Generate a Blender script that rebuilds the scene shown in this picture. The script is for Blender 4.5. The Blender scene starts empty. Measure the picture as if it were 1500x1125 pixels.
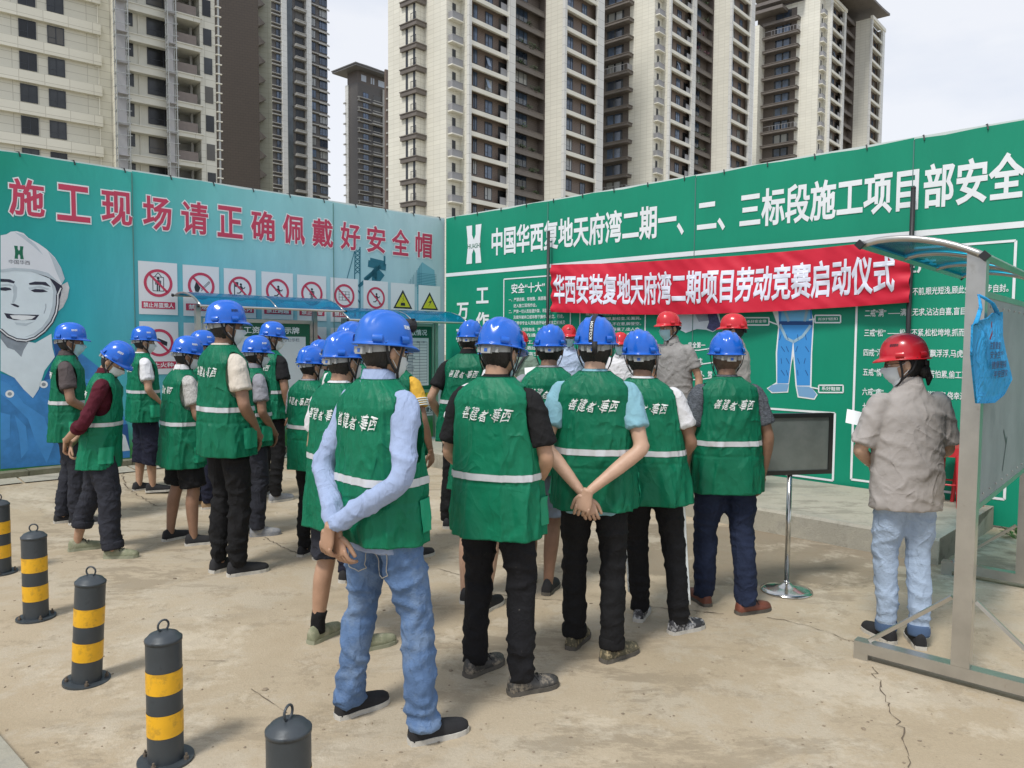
import bpy, bmesh, math, random
import numpy as np
from mathutils import Vector, Matrix, noise
R = math.radians
C = bpy.context.scene.collection
sc = bpy.context.scene
rnd = random.Random(7)

# ------------------------------------------------------------------ camera
F = 1100.0                                  # focal length in photo pixels (1500 wide)
EYE = Vector((0, 0, 1.65))
cam_rot = Matrix.Rotation(R(90 - 3.25), 4, 'X') @ Matrix.Rotation(R(0.4), 4, 'Z')
cam = bpy.data.cameras.new('camera')
cam.lens = 36 * F / 1500; cam.sensor_width = 36; cam.clip_start = .05; cam.clip_end = 3000
cam_ob = bpy.data.objects.new('camera', cam); C.objects.link(cam_ob)
cam_ob.matrix_world = Matrix.Translation(EYE) @ cam_rot
sc.camera = cam_ob

# ------------------------------------------------------------------ sky, sun, exposure
SUN_EL, SUN_AZ = R(58), R(215)              # soft sun behind thin cloud, from behind-left of the camera
w = bpy.data.worlds.new("World"); sc.world = w; w.use_nodes = True
nt = w.node_tree; nt.nodes.clear(); N = nt.nodes.new; L = nt.links.new
sky = N('ShaderNodeTexSky'); sky.sky_type = 'NISHITA'; sky.sun_disc = False
sky.sun_elevation = SUN_EL; sky.sun_rotation = SUN_AZ
bg1 = N('ShaderNodeBackground'); bg1.inputs[1].default_value = .06; L(sky.outputs[0], bg1.inputs[0])
tc = N('ShaderNodeTexCoord'); mp = N('ShaderNodeMapping'); mp.inputs['Scale'].default_value = (1, 1, 2.6)
L(tc.outputs['Generated'], mp.inputs[0])
n1 = N('ShaderNodeTexNoise'); n1.inputs['Scale'].default_value = 1.7; n1.inputs['Detail'].default_value = 7; n1.inputs['Roughness'].default_value = .5
L(mp.outputs[0], n1.inputs['Vector'])
rp = N('ShaderNodeValToRGB'); rp.color_ramp.elements[0].position = .42; rp.color_ramp.elements[1].position = .60
rp.color_ramp.elements[0].color = (.64, .71, .85, 1); rp.color_ramp.elements[1].color = (.90, .92, .97, 1)
L(n1.outputs[0], rp.inputs[0])
bg2 = N('ShaderNodeBackground'); bg2.inputs[1].default_value = .58; L(rp.outputs[0], bg2.inputs[0])
mx = N('ShaderNodeMixShader'); mx.inputs[0].default_value = .88
L(bg1.outputs[0], mx.inputs[1]); L(bg2.outputs[0], mx.inputs[2])
wo = N('ShaderNodeOutputWorld'); L(mx.outputs[0], wo.inputs[0])
sun = bpy.data.lights.new('sun', 'SUN'); sun.energy = 1.5; sun.angle = R(11); sun.color = (1, .96, .9)
so = bpy.data.objects.new('sun', sun); C.objects.link(so)
sdir = Vector((math.cos(SUN_EL) * math.sin(SUN_AZ), math.cos(SUN_EL) * math.cos(SUN_AZ), math.sin(SUN_EL)))
so.rotation_euler = sdir.to_track_quat('Z', 'Y').to_euler(); so.location = (0, 0, 30)
sc.view_settings.view_transform = 'Standard'; sc.view_settings.look = 'None'
sc.view_settings.exposure = .88; sc.view_settings.gamma = 1; sc.view_settings.use_curve_mapping = False
sc.render.engine = 'CYCLES'
sc.cycles.max_bounces = 6; sc.cycles.diffuse_bounces = 3; sc.cycles.glossy_bounces = 3
sc.cycles.transmission_bounces = 4; sc.cycles.transparent_max_bounces = 8
sc.cycles.use_denoising = True

# ------------------------------------------------------------------ photo geometry helpers
rot3 = cam_rot.to_3x3()
def ray(px, py): return (rot3 @ Vector(((px - 750) / F, -(py - 562.5) / F, -1))).normalized()
def at_depth(px, py, d):                    # point on a ray at distance d along the ground from the eye plane
    r = ray(px, py); return EYE + r * (d / r.y)
CORN = Vector((-1.11, 12.2, 0))             # where the two hoardings meet
dL = Vector((math.sin(R(45.4)), math.cos(R(45.4)), 0)); dR = Vector((math.sin(R(-45.1)), math.cos(R(-45.1)), 0))
nL = Vector((dL.y, -dL.x, 0)); nR = Vector((-dR.y, dR.x, 0))  # normals pointing to the yard
if nR.y > 0: nR = -nR
if nL.y > 0: nL = -nL
def smooth(t): t = max(0., min(1., t)); return t * t * (3 - 2 * t)
def gz(x, y):                               # the yard rises a little towards the left hoarding
    v = Vector((x, y, 0)) - CORN
    dist = v.dot(nL); along = -v.dot(dL)
    return .17 * smooth(1 - (dist - .1) / 1.9) * smooth((along - .8) / 3.2)
def G(px, py):
    r = ray(px, py); z = 0
    for _ in range(12):
        p = EYE + r * ((z - EYE.z) / r.z); z = .5 * z + .5 * gz(p.x, p.y)
    return p
def wo(P, off): return .0225+(off-.0255)*.4 if P in (WL, WR) else off
class Plane:                                # a vertical plane with coordinates (s along it, z up, off towards the camera)
    def __init__(s, o, d, n): s.o, s.d, s.n = Vector(o), Vector(d), Vector(n)
    def P(s, a, z, off=0): p = s.o + s.d * a + s.n * off; return Vector((p.x, p.y, z))
    def un(s, px, py, off=0):
        r = ray(px, py); o = s.o + s.n * off
        t = (o - EYE).dot(s.n) / r.dot(s.n); p = EYE + r * t
        return (p - o).dot(s.d), p.z
WL = Plane(CORN, dL, nL)                    # s is 0 at the corner, negative to the left
WR = Plane(CORN, -dR, nR)                   # s grows to the right, towards the camera

# ------------------------------------------------------------------ materials
MATS = {}
def mat(name, col, rough=.6, metal=0., var=0., vs=6., bump=0., bs=40., spec=.5, dirt=None, coat=0, alpha=None, aniso=None, crumple=None, dthr=.5):
    if name in MATS: return MATS[name]
    m = bpy.data.materials.new(name); m.use_nodes = True; nt = m.node_tree; b = nt.nodes['Principled BSDF']
    b.inputs['Base Color'].default_value = (*col, 1); b.inputs['Roughness'].default_value = rough
    b.inputs['Metallic'].default_value = metal; b.inputs['Specular IOR Level'].default_value = spec
    b.inputs['Coat Weight'].default_value = coat
    N = nt.nodes.new; L = nt.links.new
    tc = N('ShaderNodeTexCoord'); vec = tc.outputs['Object']
    if aniso:
        mp = N('ShaderNodeMapping'); mp.inputs['Scale'].default_value = aniso; L(vec, mp.inputs[0]); vec = mp.outputs[0]
    last = None
    if var:
        n = N('ShaderNodeTexNoise'); n.inputs['Scale'].default_value = vs; n.inputs['Detail'].default_value = 6; n.inputs['Roughness'].default_value = .62
        L(vec, n.inputs['Vector'])
        r = N('ShaderNodeValToRGB'); e = r.color_ramp.elements
        e[0].position = .3; e[1].position = .7
        e[0].color = (*[c * (1 - var) for c in col], 1); e[1].color = (*[min(1, c * (1 + var)) for c in col], 1)
        L(n.outputs[0], r.inputs[0]); last = r.outputs[0]
    if dirt:
        dc, amt, ds = dirt
        n = N('ShaderNodeTexNoise'); n.inputs['Scale'].default_value = ds; n.inputs['Detail'].default_value = 8; n.inputs['Roughness'].default_value = .7
        L(vec, n.inputs['Vector'])
        r = N('ShaderNodeValToRGB'); e = r.color_ramp.elements; e[0].position = dthr; e[1].position = dthr+.12
        e[0].color = (0, 0, 0, 1); e[1].color = (amt, amt, amt, 1); L(n.outputs[0], r.inputs[0])
        x = N('ShaderNodeMix'); x.data_type = 'RGBA'; x.inputs[6].default_value = (*col, 1); x.inputs[7].default_value = (*dc, 1)
        if last: L(last, x.inputs[6])
        L(r.outputs[0], x.inputs[0]); last = x.outputs[2]
    if last: L(last, b.inputs['Base Color'])
    if bump:
        n = N('ShaderNodeTexNoise'); n.inputs['Scale'].default_value = bs; n.inputs['Detail'].default_value = 5
        L(vec, n.inputs['Vector'])
        k = N('ShaderNodeBump'); k.inputs['Strength'].default_value = bump; k.inputs['Distance'].default_value = .01
        L(n.outputs[0], k.inputs['Height']); L(k.outputs[0], b.inputs['Normal'])
        if crumple:                          # soft random creases of worn cloth
            cs, cf = crumple; mp3 = N('ShaderNodeMapping'); mp3.inputs['Scale'].default_value = (1, 1, .75); mp3.inputs['Rotation'].default_value = (.3, .5, 0); L(tc.outputs['Object'], mp3.inputs[0])
            prev = k.outputs[0]
            for f_, st_, ds_ in ((cf, cs, .012), (cf*2.3, cs*.7, .005)):
                vn = N('ShaderNodeTexNoise'); vn.inputs['Scale'].default_value = f_; vn.inputs['Detail'].default_value = 1.5; vn.inputs['Roughness'].default_value = .4; vn.inputs['Distortion'].default_value = 1.1
                L(mp3.outputs[0], vn.inputs['Vector'])
                cr = N('ShaderNodeValToRGB'); e = cr.color_ramp.elements; e[0].position = .36; e[0].color = (0,0,0,1); e[1].position = .50; e[1].color = (1,1,1,1); q_ = e.new(.545); q_.color = (.45,.45,.45,1); q_ = e.new(.66); q_.color = (.1,.1,.1,1)
                L(vn.outputs[0], cr.inputs[0])
                k2 = N('ShaderNodeBump'); k2.inputs['Strength'].default_value = st_; k2.inputs['Distance'].default_value = ds_
                L(cr.outputs[0], k2.inputs['Height']); L(prev, k2.inputs['Normal']); prev = k2.outputs[0]
            L(prev, b.inputs['Normal'])
    MATS[name] = m; return m
def srgb(r, g, b): return tuple(((c / 255 + .055) / 1.055) ** 2.4 if c > 10 else c / 3294 for c in (r, g, b))

def vary(m, lo, hi, tint=None, share=0.):    # every copy gets a slightly different tone
    nt = m.node_tree; b = nt.nodes['Principled BSDF']; oi = nt.nodes.new('ShaderNodeObjectInfo'); mr = nt.nodes.new('ShaderNodeMapRange')
    mr.inputs[3].default_value = lo; mr.inputs[4].default_value = hi; nt.links.new(oi.outputs['Random'], mr.inputs[0])
    x = nt.nodes.new('ShaderNodeMix'); x.data_type = 'RGBA'; x.blend_type = 'MULTIPLY'; x.inputs[0].default_value = 1
    src = b.inputs['Base Color'].links[0].from_socket if b.inputs['Base Color'].links else None
    if src: nt.links.new(src, x.inputs[6])
    else: x.inputs[6].default_value = b.inputs['Base Color'].default_value
    cb = nt.nodes.new('ShaderNodeCombineXYZ'); [nt.links.new(mr.outputs[0], cb.inputs[i]) for i in range(3)]; nt.links.new(cb.outputs[0], x.inputs[7]); out = x.outputs[2]
    if tint:
        st = nt.nodes.new('ShaderNodeMath'); st.operation = 'GREATER_THAN'; st.inputs[1].default_value = 1-share
        mm = nt.nodes.new('ShaderNodeMath'); mm.operation = 'FRACT'; m7 = nt.nodes.new('ShaderNodeMath'); m7.operation = 'MULTIPLY'; m7.inputs[1].default_value = 37.7; nt.links.new(oi.outputs['Random'], m7.inputs[0]); nt.links.new(m7.outputs[0], mm.inputs[0]); nt.links.new(mm.outputs[0], st.inputs[0])
        y = nt.nodes.new('ShaderNodeMix'); y.data_type = 'RGBA'; nt.links.new(st.outputs[0], y.inputs[0]); nt.links.new(out, y.inputs[6]); y.inputs[7].default_value = (*tint, 1); out = y.outputs[2]
    nt.links.new(out, b.inputs['Base Color'])
# ------------------------------------------------------------------ mesh helpers
class MB:
    def __init__(s): s.v = []; s.f = []; s.m = []
    def add(s, vs, fs, mi=0):
        o = len(s.v); s.v += [tuple(v) for v in vs]; s.f += [tuple(i + o for i in f) for f in fs]; s.m += [mi] * len(fs); return s
    def box(s, a, b, mi=0):
        x0, y0, z0 = a; x1, y1, z1 = b
        return s.add([(x0,y0,z0),(x1,y0,z0),(x1,y1,z0),(x0,y1,z0),(x0,y0,z1),(x1,y0,z1),(x1,y1,z1),(x0,y1,z1)],
              [(3,2,1,0),(4,5,6,7),(0,1,5,4),(1,2,6,5),(2,3,7,6),(3,0,4,7)], mi)
    def prism(s, poly, a, b, mi=0):          # poly (x,y) list extruded in z
        n = len(poly)
        return s.add([(x,y,a) for x,y in poly] + [(x,y,b) for x,y in poly],
              [tuple(range(n-1,-1,-1)), tuple(range(n, 2*n))] + [(i,(i+1)%n,n+(i+1)%n,n+i) for i in range(n)], mi)
    def obox(s, P, a, b, z0, z1, o0, o1, mi=0):   # box on a Plane
        q = [P.P(a,z0,o0),P.P(b,z0,o0),P.P(b,z0,o1),P.P(a,z0,o1),P.P(a,z1,o0),P.P(b,z1,o0),P.P(b,z1,o1),P.P(a,z1,o1)]
        return s.add(q, [(3,2,1,0),(4,5,6,7),(0,1,5,4),(1,2,6,5),(2,3,7,6),(3,0,4,7)], mi)
    def tube(s, pts, rad, seg=12, up=None, sub=1, cap=True, mi=0):
        pts = [Vector(p) for p in pts]; rad = [r if isinstance(r, tuple) else (r, r) for r in rad]
        if sub > 1 and len(pts) > 2:
            np_, nr = [], []
            for i in range(len(pts) - 1):
                p0, p1, p2, p3 = pts[max(i-1,0)], pts[i], pts[i+1], pts[min(i+2, len(pts)-1)]
                for k in range(sub):
                    t = k / sub
                    np_.append(.5 * ((2*p1) + (p2-p0)*t + (2*p0-5*p1+4*p2-p3)*t*t + (3*p1-p0-3*p2+p3)*t**3))
                    tt = t*t*(3-2*t); nr.append(tuple(rad[i][j]*(1-tt)+rad[i+1][j]*tt for j in (0,1)))
            np_.append(pts[-1]); nr.append(rad[-1]); pts, rad = np_, nr
        n = len(pts); X = None; vs = []
        for i, p in enumerate(pts):
            d = (pts[min(i+1,n-1)] - pts[max(i-1,0)]).normalized()
            if X is None:
                u = Vector(up) if up else (Vector((1,0,0)) if abs(d.x) < .9 else Vector((0,1,0)))
                X = (u - d*u.dot(d)).normalized()
            else: X = (X - d*X.dot(d)).normalized()
            Y = d.cross(X)
            for k in range(seg):
                a = 2*math.pi*k/seg; vs.append(p + X*math.cos(a)*rad[i][0] + Y*math.sin(a)*rad[i][1])
        fs = [(i*seg+k, i*seg+(k+1)%seg, (i+1)*seg+(k+1)%seg, (i+1)*seg+k) for i in range(n-1) for k in range(seg)]
        if cap: fs += [tuple(range(seg-1,-1,-1)), tuple((n-1)*seg+k for k in range(seg))]
        return s.add(vs, fs, mi)
    def blob(s, c, r, seg=12, ring=8, mi=0, fn=None):
        vs = []; 
        for i in range(1, ring):
            a = math.pi*i/ring
            for k in range(seg):
                t = 2*math.pi*k/seg; q = Vector((math.sin(a)*math.cos(t), math.sin(a)*math.sin(t), math.cos(a)))
                if fn: q = fn(q)
                vs.append((c[0]+q.x*r[0], c[1]+q.y*r[1], c[2]+q.z*r[2]))
        top = Vector((0,0,1)); bot = Vector((0,0,-1))
        if fn: top, bot = fn(top), fn(bot)
        n = len(vs); vs += [(c[0]+top.x*r[0],c[1]+top.y*r[1],c[2]+top.z*r[2]),(c[0]+bot.x*r[0],c[1]+bot.y*r[1],c[2]+bot.z*r[2])]
        fs = [(i*seg+k,(i+1)*seg+k,(i+1)*seg+(k+1)%seg,i*seg+(k+1)%seg) for i in range(ring-2) for k in range(seg)]
        fs += [(n,k,(k+1)%seg) for k in range(seg)] + [((ring-2)*seg+(k+1)%seg,(ring-2)*seg+k,n+1) for k in range(seg)]
        return s.add(vs, fs, mi)
    def merge(s, o, mi=None):
        k = len(s.v); s.v += o.v; s.f += [tuple(i+k for i in f) for f in o.f]; s.m += [mi]*len(o.f) if mi is not None else o.m; return s
    def xf(s, fn): s.v = [tuple(fn(Vector(v))) for v in s.v]; return s
ROOTLOC = {}
def mesh_of(name, mb, mats, smooth_=False):
    me = bpy.data.meshes.new(name); me.from_pydata(mb.v, [], mb.f)
    for m in (mats if isinstance(mats, (list, tuple)) else [mats]): me.materials.append(m)
    if any(mb.m): me.polygons.foreach_set('material_index', mb.m)
    if smooth_: me.polygons.foreach_set('use_smooth', [True]*len(me.polygons))
    me.update(); return me
def add(name, mb, mats, parent=None, sm=False, world=True, **props):
    """one mesh object; vertices are given in world space unless world=False"""
    if parent is not None and world:
        o = ROOTLOC[parent.name]; mb.v = [(x-o[0], y-o[1], z-o[2]) for x, y, z in mb.v]
    me = mb if isinstance(mb, bpy.types.Mesh) else mesh_of(name, mb, mats, sm)
    ob = bpy.data.objects.new(name, me); C.objects.link(ob)
    if parent is not None: ob.parent = parent; ROOTLOC[ob.name] = ROOTLOC[parent.name]
    else: ROOTLOC[ob.name] = (0, 0, 0)
    for k, v in props.items(): ob[k] = v
    return ob
def root(name, loc, label, cat, group=None, rz=0):
    o = bpy.data.objects.new(name, None); C.objects.link(o); o.location = loc; o.rotation_euler.z = rz
    o.empty_display_size = .2; o['label'] = label; o['category'] = cat
    if group: o['group'] = group
    ROOTLOC[o.name] = tuple(loc); return o
def copy_tree(o, parent=None):
    c = o.copy(); C.objects.link(c); c.parent = parent
    for ch in o.children: copy_tree(ch, c)
    return c

# ------------------------------------------------------------------ text: outlines of Blender's own font turned into flat mesh
TXT = {}
def text_mb(body, bold=.0, res=2, sp=1.):
    key = (body, bold, sp)
    if key in TXT: return TXT[key]
    c = bpy.data.curves.new('t', 'FONT'); c.body = body; c.resolution_u = res; c.space_character = sp; c.fill_mode = 'FRONT'
    c.bevel_depth = bold; c.bevel_resolution = 0
    o = bpy.data.objects.new('t', c); C.objects.link(o)
    dg = bpy.context.evaluated_depsgraph_get(); m = bpy.data.meshes.new_from_object(o.evaluated_get(dg))
    d = max(bold, 1e-6); vs = [(v.co.x, v.co.y, max(0, v.co.z/d)) for v in m.vertices]
    fs = [tuple(p.vertices) for p in m.polygons if min(m.vertices[i].co.z for i in p.vertices) > -.1*d]
    bpy.data.objects.remove(o); bpy.data.curves.remove(c); bpy.data.meshes.remove(m)
    TXT[key] = (vs, fs); return vs, fs
def fit_text(body, x0, x1, y0, y1, bold=0., box=None):
    """text scaled so that its bounding box fills x0..x1 by y0..y1"""
    vs, fs = text_mb(body, bold); X = [v[0] for v in (box or vs)]; Y = [v[1] for v in (box or vs)]
    a, b, c, d = min(X), max(X), min(Y), max(Y)
    return [(x0+(x-a)/(b-a)*(x1-x0), y0+(y-c)/(d-c)*(y1-y0), h) for x, y, h in vs], fs
def wall_text(mb, P, body, s0, s1, z0, z1, off, bold=0., mi=0, box=None):
    vs, fs = fit_text(body, s0, s1, z0, z1, bold, box)
    return mb.add([P.P(x, y, wo(P, off)+h*.0003) for x, y, h in vs], fs, mi)
def wall_poly(mb, P, pts, off, mi=0, px=True):
    q = [P.un(*p) for p in pts] if px else pts
    off = wo(P, off); return mb.add([P.P(a, z, off) for a, z in q], [tuple(range(len(q)))], mi)
def wall_line(mb, P, a, b, w, off, mi=0):     # a, b in (s,z)
    a, b = Vector(a), Vector(b); d = (b-a).normalized(); n = Vector((-d.y, d.x))*w/2; off = wo(P, off)
    return mb.add([P.P(*(a+n), off), P.P(*(b+n), off), P.P(*(b-n), off), P.P(*(a-n), off)], [(0,1,2,3)], mi)
def wall_ring(mb, P, c, r0, r1, off, mi=0, n=32):
    off = wo(P, off)
    vs = [P.P(c[0]+math.cos(2*math.pi*k/n)*r, c[1]+math.sin(2*math.pi*k/n)*r, off) for r in (r0, r1) for k in range(n)]
    return mb.add(vs, [(k,(k+1)%n,n+(k+1)%n,n+k) for k in range(n)], mi)
def wall_disc(mb, P, c, r, off, mi=0, n=20, sy=1.):
    off = wo(P, off)
    return mb.add([P.P(c[0]+math.cos(2*math.pi*k/n)*r, c[1]+math.sin(2*math.pi*k/n)*r*sy, off) for k in range(n)], [tuple(range(n))], mi)

# ================================================================== THE SETTING: yard
def concrete(name, c1, c2, c3, stain=.6, wet=None):
    m = bpy.data.materials.new(name); m.use_nodes = True; nt = m.node_tree; b = nt.nodes['Principled BSDF']
    N = nt.nodes.new; L = nt.links.new; tc = N('ShaderNodeTexCoord'); vec = tc.outputs['Object']
    def noi(sc_, det=6, ro=.6, dist=0., v=vec):
        n = N('ShaderNodeTexNoise'); n.inputs['Scale'].default_value = sc_; n.inputs['Detail'].default_value = det
        n.inputs['Roughness'].default_value = ro; n.inputs['Distortion'].default_value = dist; L(v, n.inputs['Vector']); return n.outputs[0]
    def ramp(src, a, b_, ca, cb):
        r = N('ShaderNodeValToRGB'); e = r.color_ramp.elements; e[0].position, e[1].position = a, b_
        e[0].color = (*ca, 1); e[1].color = (*cb, 1); L(src, r.inputs[0]); return r.outputs[0]
    def mix(f, a, b_, mode='MIX'):
        x = N('ShaderNodeMix'); x.data_type = 'RGBA'; x.blend_type = mode
        if isinstance(f, float): x.inputs[0].default_value = f
        else: L(f, x.inputs[0])
        for i, q in ((6, a), (7, b_)):
            if isinstance(q, tuple): x.inputs[i].default_value = (*q, 1)
            else: L(q, x.inputs[i])
        return x.outputs[2]
    g = lambda v: (v, v, v)
    base = ramp(noi(.5, 9, .7, .2), .40, .60, c1, c2)
    base = mix(ramp(noi(1.3, 10, .75, .2), .49, .56, g(0), g(.5)), base, c3)
    mp = N('ShaderNodeMapping'); mp.inputs['Scale'].default_value = (.7, 1.9, 1); mp.inputs['Rotation'].default_value = (0, 0, -.35); L(vec, mp.inputs[0])
    st = ramp(noi(1.5, 12, .76, .25, mp.outputs[0]), .515, .56, g(0), g(stain)); st2 = ramp(noi(.42, 3, .5), .40, .55, g(0), g(1))
    base = mix(mix(st2, (0, 0, 0), st), base, tuple(c*.50 for c in c1))
    st3 = ramp(noi(3.6, 12, .8, .1), .545, .58, g(0), g(stain*.8)); base = mix(st3, base, tuple(c*.62 for c in c1))
    if wet:                                  # damp, darker concrete in front of the platform
        gr = N('ShaderNodeVectorMath'); gr.operation = 'DISTANCE'; m4 = N('ShaderNodeMapping'); m4.inputs['Rotation'].default_value = (0, 0, R(42)); m4.inputs['Scale'].default_value = (.42, 1, 1)
        L(vec, m4.inputs[0]); L(m4.outputs[0], gr.inputs[0]); wp = Matrix.Rotation(R(42), 3, 'Z') @ Vector((wet[0]*.0+wet[0], wet[1], 0)); m4.vector_type = 'POINT'
        wp = Matrix.Rotation(R(42), 3, 'Z') @ Vector((wet[0]*.42, wet[1], 0)); gr.inputs[1].default_value = wp
        ad = N('ShaderNodeMath'); ad.operation = 'MULTIPLY_ADD'; L(noi(1.8, 9, .7), ad.inputs[0]); ad.inputs[1].default_value = -1.6; L(gr.outputs['Value'], ad.inputs[2])
        base = mix(ramp(ad.outputs[0], -.25, .12, g(.72), g(0)), base, tuple(c*.42 for c in c1))
    base = mix(ramp(noi(70, 3, .6), .3, .7, g(0), g(.22)), base, tuple(c*.5 for c in c2))
    base = mix(ramp(noi(260, 2, .6), .5, .7, g(0), g(.3)), base, tuple(c*.45 for c in c2))
    base = mix(ramp(noi(.9, 10, .75, .1), .54, .60, g(0), g(.36)), base, tuple(min(1, c*1.3) for c in c3))
    vo = N('ShaderNodeTexVoronoi'); vo.inputs['Scale'].default_value = 16; L(vec, vo.inputs['Vector'])
    pits = ramp(vo.outputs['Distance'], .04, .09, g(.7), g(0))
    base = mix(mix(ramp(noi(2.3, 6), .54, .62, g(0), g(1)), (0, 0, 0), pits), base, tuple(c*.35 for c in c1))
    L(base, b.inputs['Base Color']); b.inputs['Roughness'].default_value = .86; b.inputs['Specular IOR Level'].default_value = .35
    k = N('ShaderNodeBump'); k.inputs['Strength'].default_value = .5; k.inputs['Distance'].default_value = .012
    hh = mix(.5, noi(14, 8, .7), noi(90, 3, .6)); L(hh, k.inputs['Height']); L(k.outputs[0], b.inputs['Normal'])
    return m
M_GROUND = concrete('sandy_concrete', (.42, .34, .23), (.485, .405, .29), (.50, .445, .35), .5, wet=(2.0, 5.9))
M_STEP = concrete('grey_concrete', (.36, .34, .27), (.46, .43, .35), (.30, .29, .25), .5)
M_KERB = concrete('mossy_concrete', (.16, .15, .10), (.24, .23, .16), (.12, .13, .07), .5)
M_DARK = mat('crack_dark', (.13,.10,.07), .95)
mb = MB()                                     # near yard: a fine sheet that follows the gentle rise; beyond it, flat to the horizon
nx, ny = 120, 90; X0, X1, Y0, Y1 = -9., 9., -2., 13.6
mb.add([(X0+(X1-X0)*i/nx, Y0+(Y1-Y0)*j/ny, gz(X0+(X1-X0)*i/nx, Y0+(Y1-Y0)*j/ny)) for j in range(ny+1) for i in range(nx+1)],
       [(j*(nx+1)+i, j*(nx+1)+i+1, (j+1)*(nx+1)+i+1, (j+1)*(nx+1)+i) for j in range(ny) for i in range(nx)])
add('yard_ground', mb, M_GROUND, sm=True, kind='structure')
mb = MB(); mb.add([(-900,-900,-.25),(900,-900,-.25),(900,1500,-.25),(-900,1500,-.25)], [(0,1,2,3)])
add('ground', mb, mat('earth', (.3,.27,.2), .9, var=.2, vs=.05), kind='structure')

def crack(pts, w=.012, seed=1, jag=.035):
    rr = random.Random(seed); P = [G(*p) for p in pts]; out = []
    for a, b in zip(P, P[1:]):
        n = max(2, int((b-a).length/.03))
        for k in range(n):
            q = a.lerp(b, k/n); out.append((q.x+rr.uniform(-jag, jag)*.6, q.y+rr.uniform(-jag, jag)*.6))
    out.append((P[-1].x, P[-1].y)); m = MB(); vs = []
    for i, (x, y) in enumerate(out):
        a = out[max(i-1,0)]; b = out[min(i+1,len(out)-1)]; d = Vector((b[0]-a[0], b[1]-a[1])).normalized(); h = w*rr.uniform(.15, 1)/2
        z = gz(x, y)+.004
        vs += [(x-d.y*h, y+d.x*h, z), (x+d.y*h, y-d.x*h, z)]
    m.add(vs, [(2*i, 2*i+1, 2*i+3, 2*i+2) for i in range(len(out)-1)]); return m
for i, (pts, w_, j) in enumerate([([(1281,978),(1287,1005),(1303,1040),(1322,1072),(1330,1125)], .007, .03),
        ([(1124,904),(1170,914),(1215,928),(1262,946)], .007, .02), ([(900,884),(990,893),(1060,900)], .01, .01),
        ([(700,868),(770,876),(826,880)], .009, .012), ([(389,787),(410,800),(437,811)], .012, .02), ([(180,690),(183,712),(205,727),(232,742)], .014, .03),
        ([(270,968),(330,969)], .004, .002), ([(368,1010),(420,1045)], .005, .004), ([(640,833),(700,850)], .008, .01)]):
    add('ground_crack', crack(pts, w_, i+3, j), M_DARK, kind='structure')
# loose grit and dry bits scattered over the yard
mb = MB()
for i in range(420):
    px, py = rnd.uniform(0, 1500), 660 + 470*rnd.random()**.8; p = G(px, py)
    if (p-CORN).dot(nR) < 2.6 or (p-CORN).dot(nL) < .2: continue
    r = rnd.uniform(.002, .005) if rnd.random() < .95 else rnd.uniform(.006, .011)
    mb.blob((p.x, p.y, p.z+r*.3), (r*rnd.uniform(.8, 2.2), r*rnd.uniform(.8, 2), r*.6), 5, 4)
add('grit', mb, mat('grit', (.25,.2,.14), .9, var=.5, vs=3), kind='stuff')

# raised concrete platform in front of the right hoarding
def along_R(px, py, z):                      # world point of a pixel at height z
    r = ray(px, py); return EYE + r*((z-EYE.z)/r.z)
PH = .2
pf = along_R(1374, 828, 0); sR1 = (pf-CORN).dot(-dR); oF = (pf-CORN).dot(nR)
mb = MB()
def step_box(m, s0, s1, o0, o1, z0, z1, nseg=24):
    q = []
    rr = random.Random(5)
    for k in range(nseg+1):
        a = s0+(s1-s0)*k/nseg; j = rr.uniform(-.012, .012)
        for (o, z) in ((o1+j, z0), (o1+j*.6, z1-.02), (o1-.02+j*.5, z1), (o0, z1)): p = WR.P(a, z, o); q.append(p)
    m.add(q, [(4*k+i, 4*k+i+1, 4*k+5+i, 4*k+4+i) for k in range(nseg) for i in range(3)] + [(3,2,1,0) , tuple(4*nseg+i for i in range(4))])
    a, b = len(m.v), 0
    m.add([WR.P(s0, z0, o0), WR.P(s0, z0, o1), WR.P(s0, z1, o1), WR.P(s0, z1, o0), WR.P(s1, z0, o0), WR.P(s1, z0, o1-.004), WR.P(s1, z1-.004, o1-.03), WR.P(s1, z1-.004, o0)], [(0,1,2,3),(7,6,5,4)])
step_box(mb, .55, sR1, .06, oF, -.1, PH)
add('concrete_platform', mb, M_STEP, kind='structure')
# kerb along the left hoarding
sLend = WL.un(0, 700)[0] - 1.5
mb = MB()
for k in range(22):
    a = sLend + (-sLend)*k/22; b = sLend + (-sLend)*(k+1)/22
    pa = WL.P(a, 0, .12); zz = gz(pa.x, pa.y)
    mb.obox(WL, a+.004, b-.004, zz-.2, zz+.07+rnd.uniform(-.006, .006), .03, .2+rnd.uniform(-.01, .01))
add('kerb', mb, M_KERB, kind='structure')
mb = MB()
for k in range(14):                          # pale screed strip at the foot of the kerb
    a = sLend*(1-k/14); b = sLend*(1-(k+1)/14)
    q = [WL.P(a, 0, .2), WL.P(b-.02, 0, .2), WL.P(b-.02, 0, .5+rnd.uniform(-.03, .03)), WL.P(a, 0, .5+rnd.uniform(-.03, .03))]
    mb.add([(p.x, p.y, gz(p.x, p.y)+.012) for p in q], [(0,1,2,3)])
add('screed_strip', mb, M_STEP, kind='structure')

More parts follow.
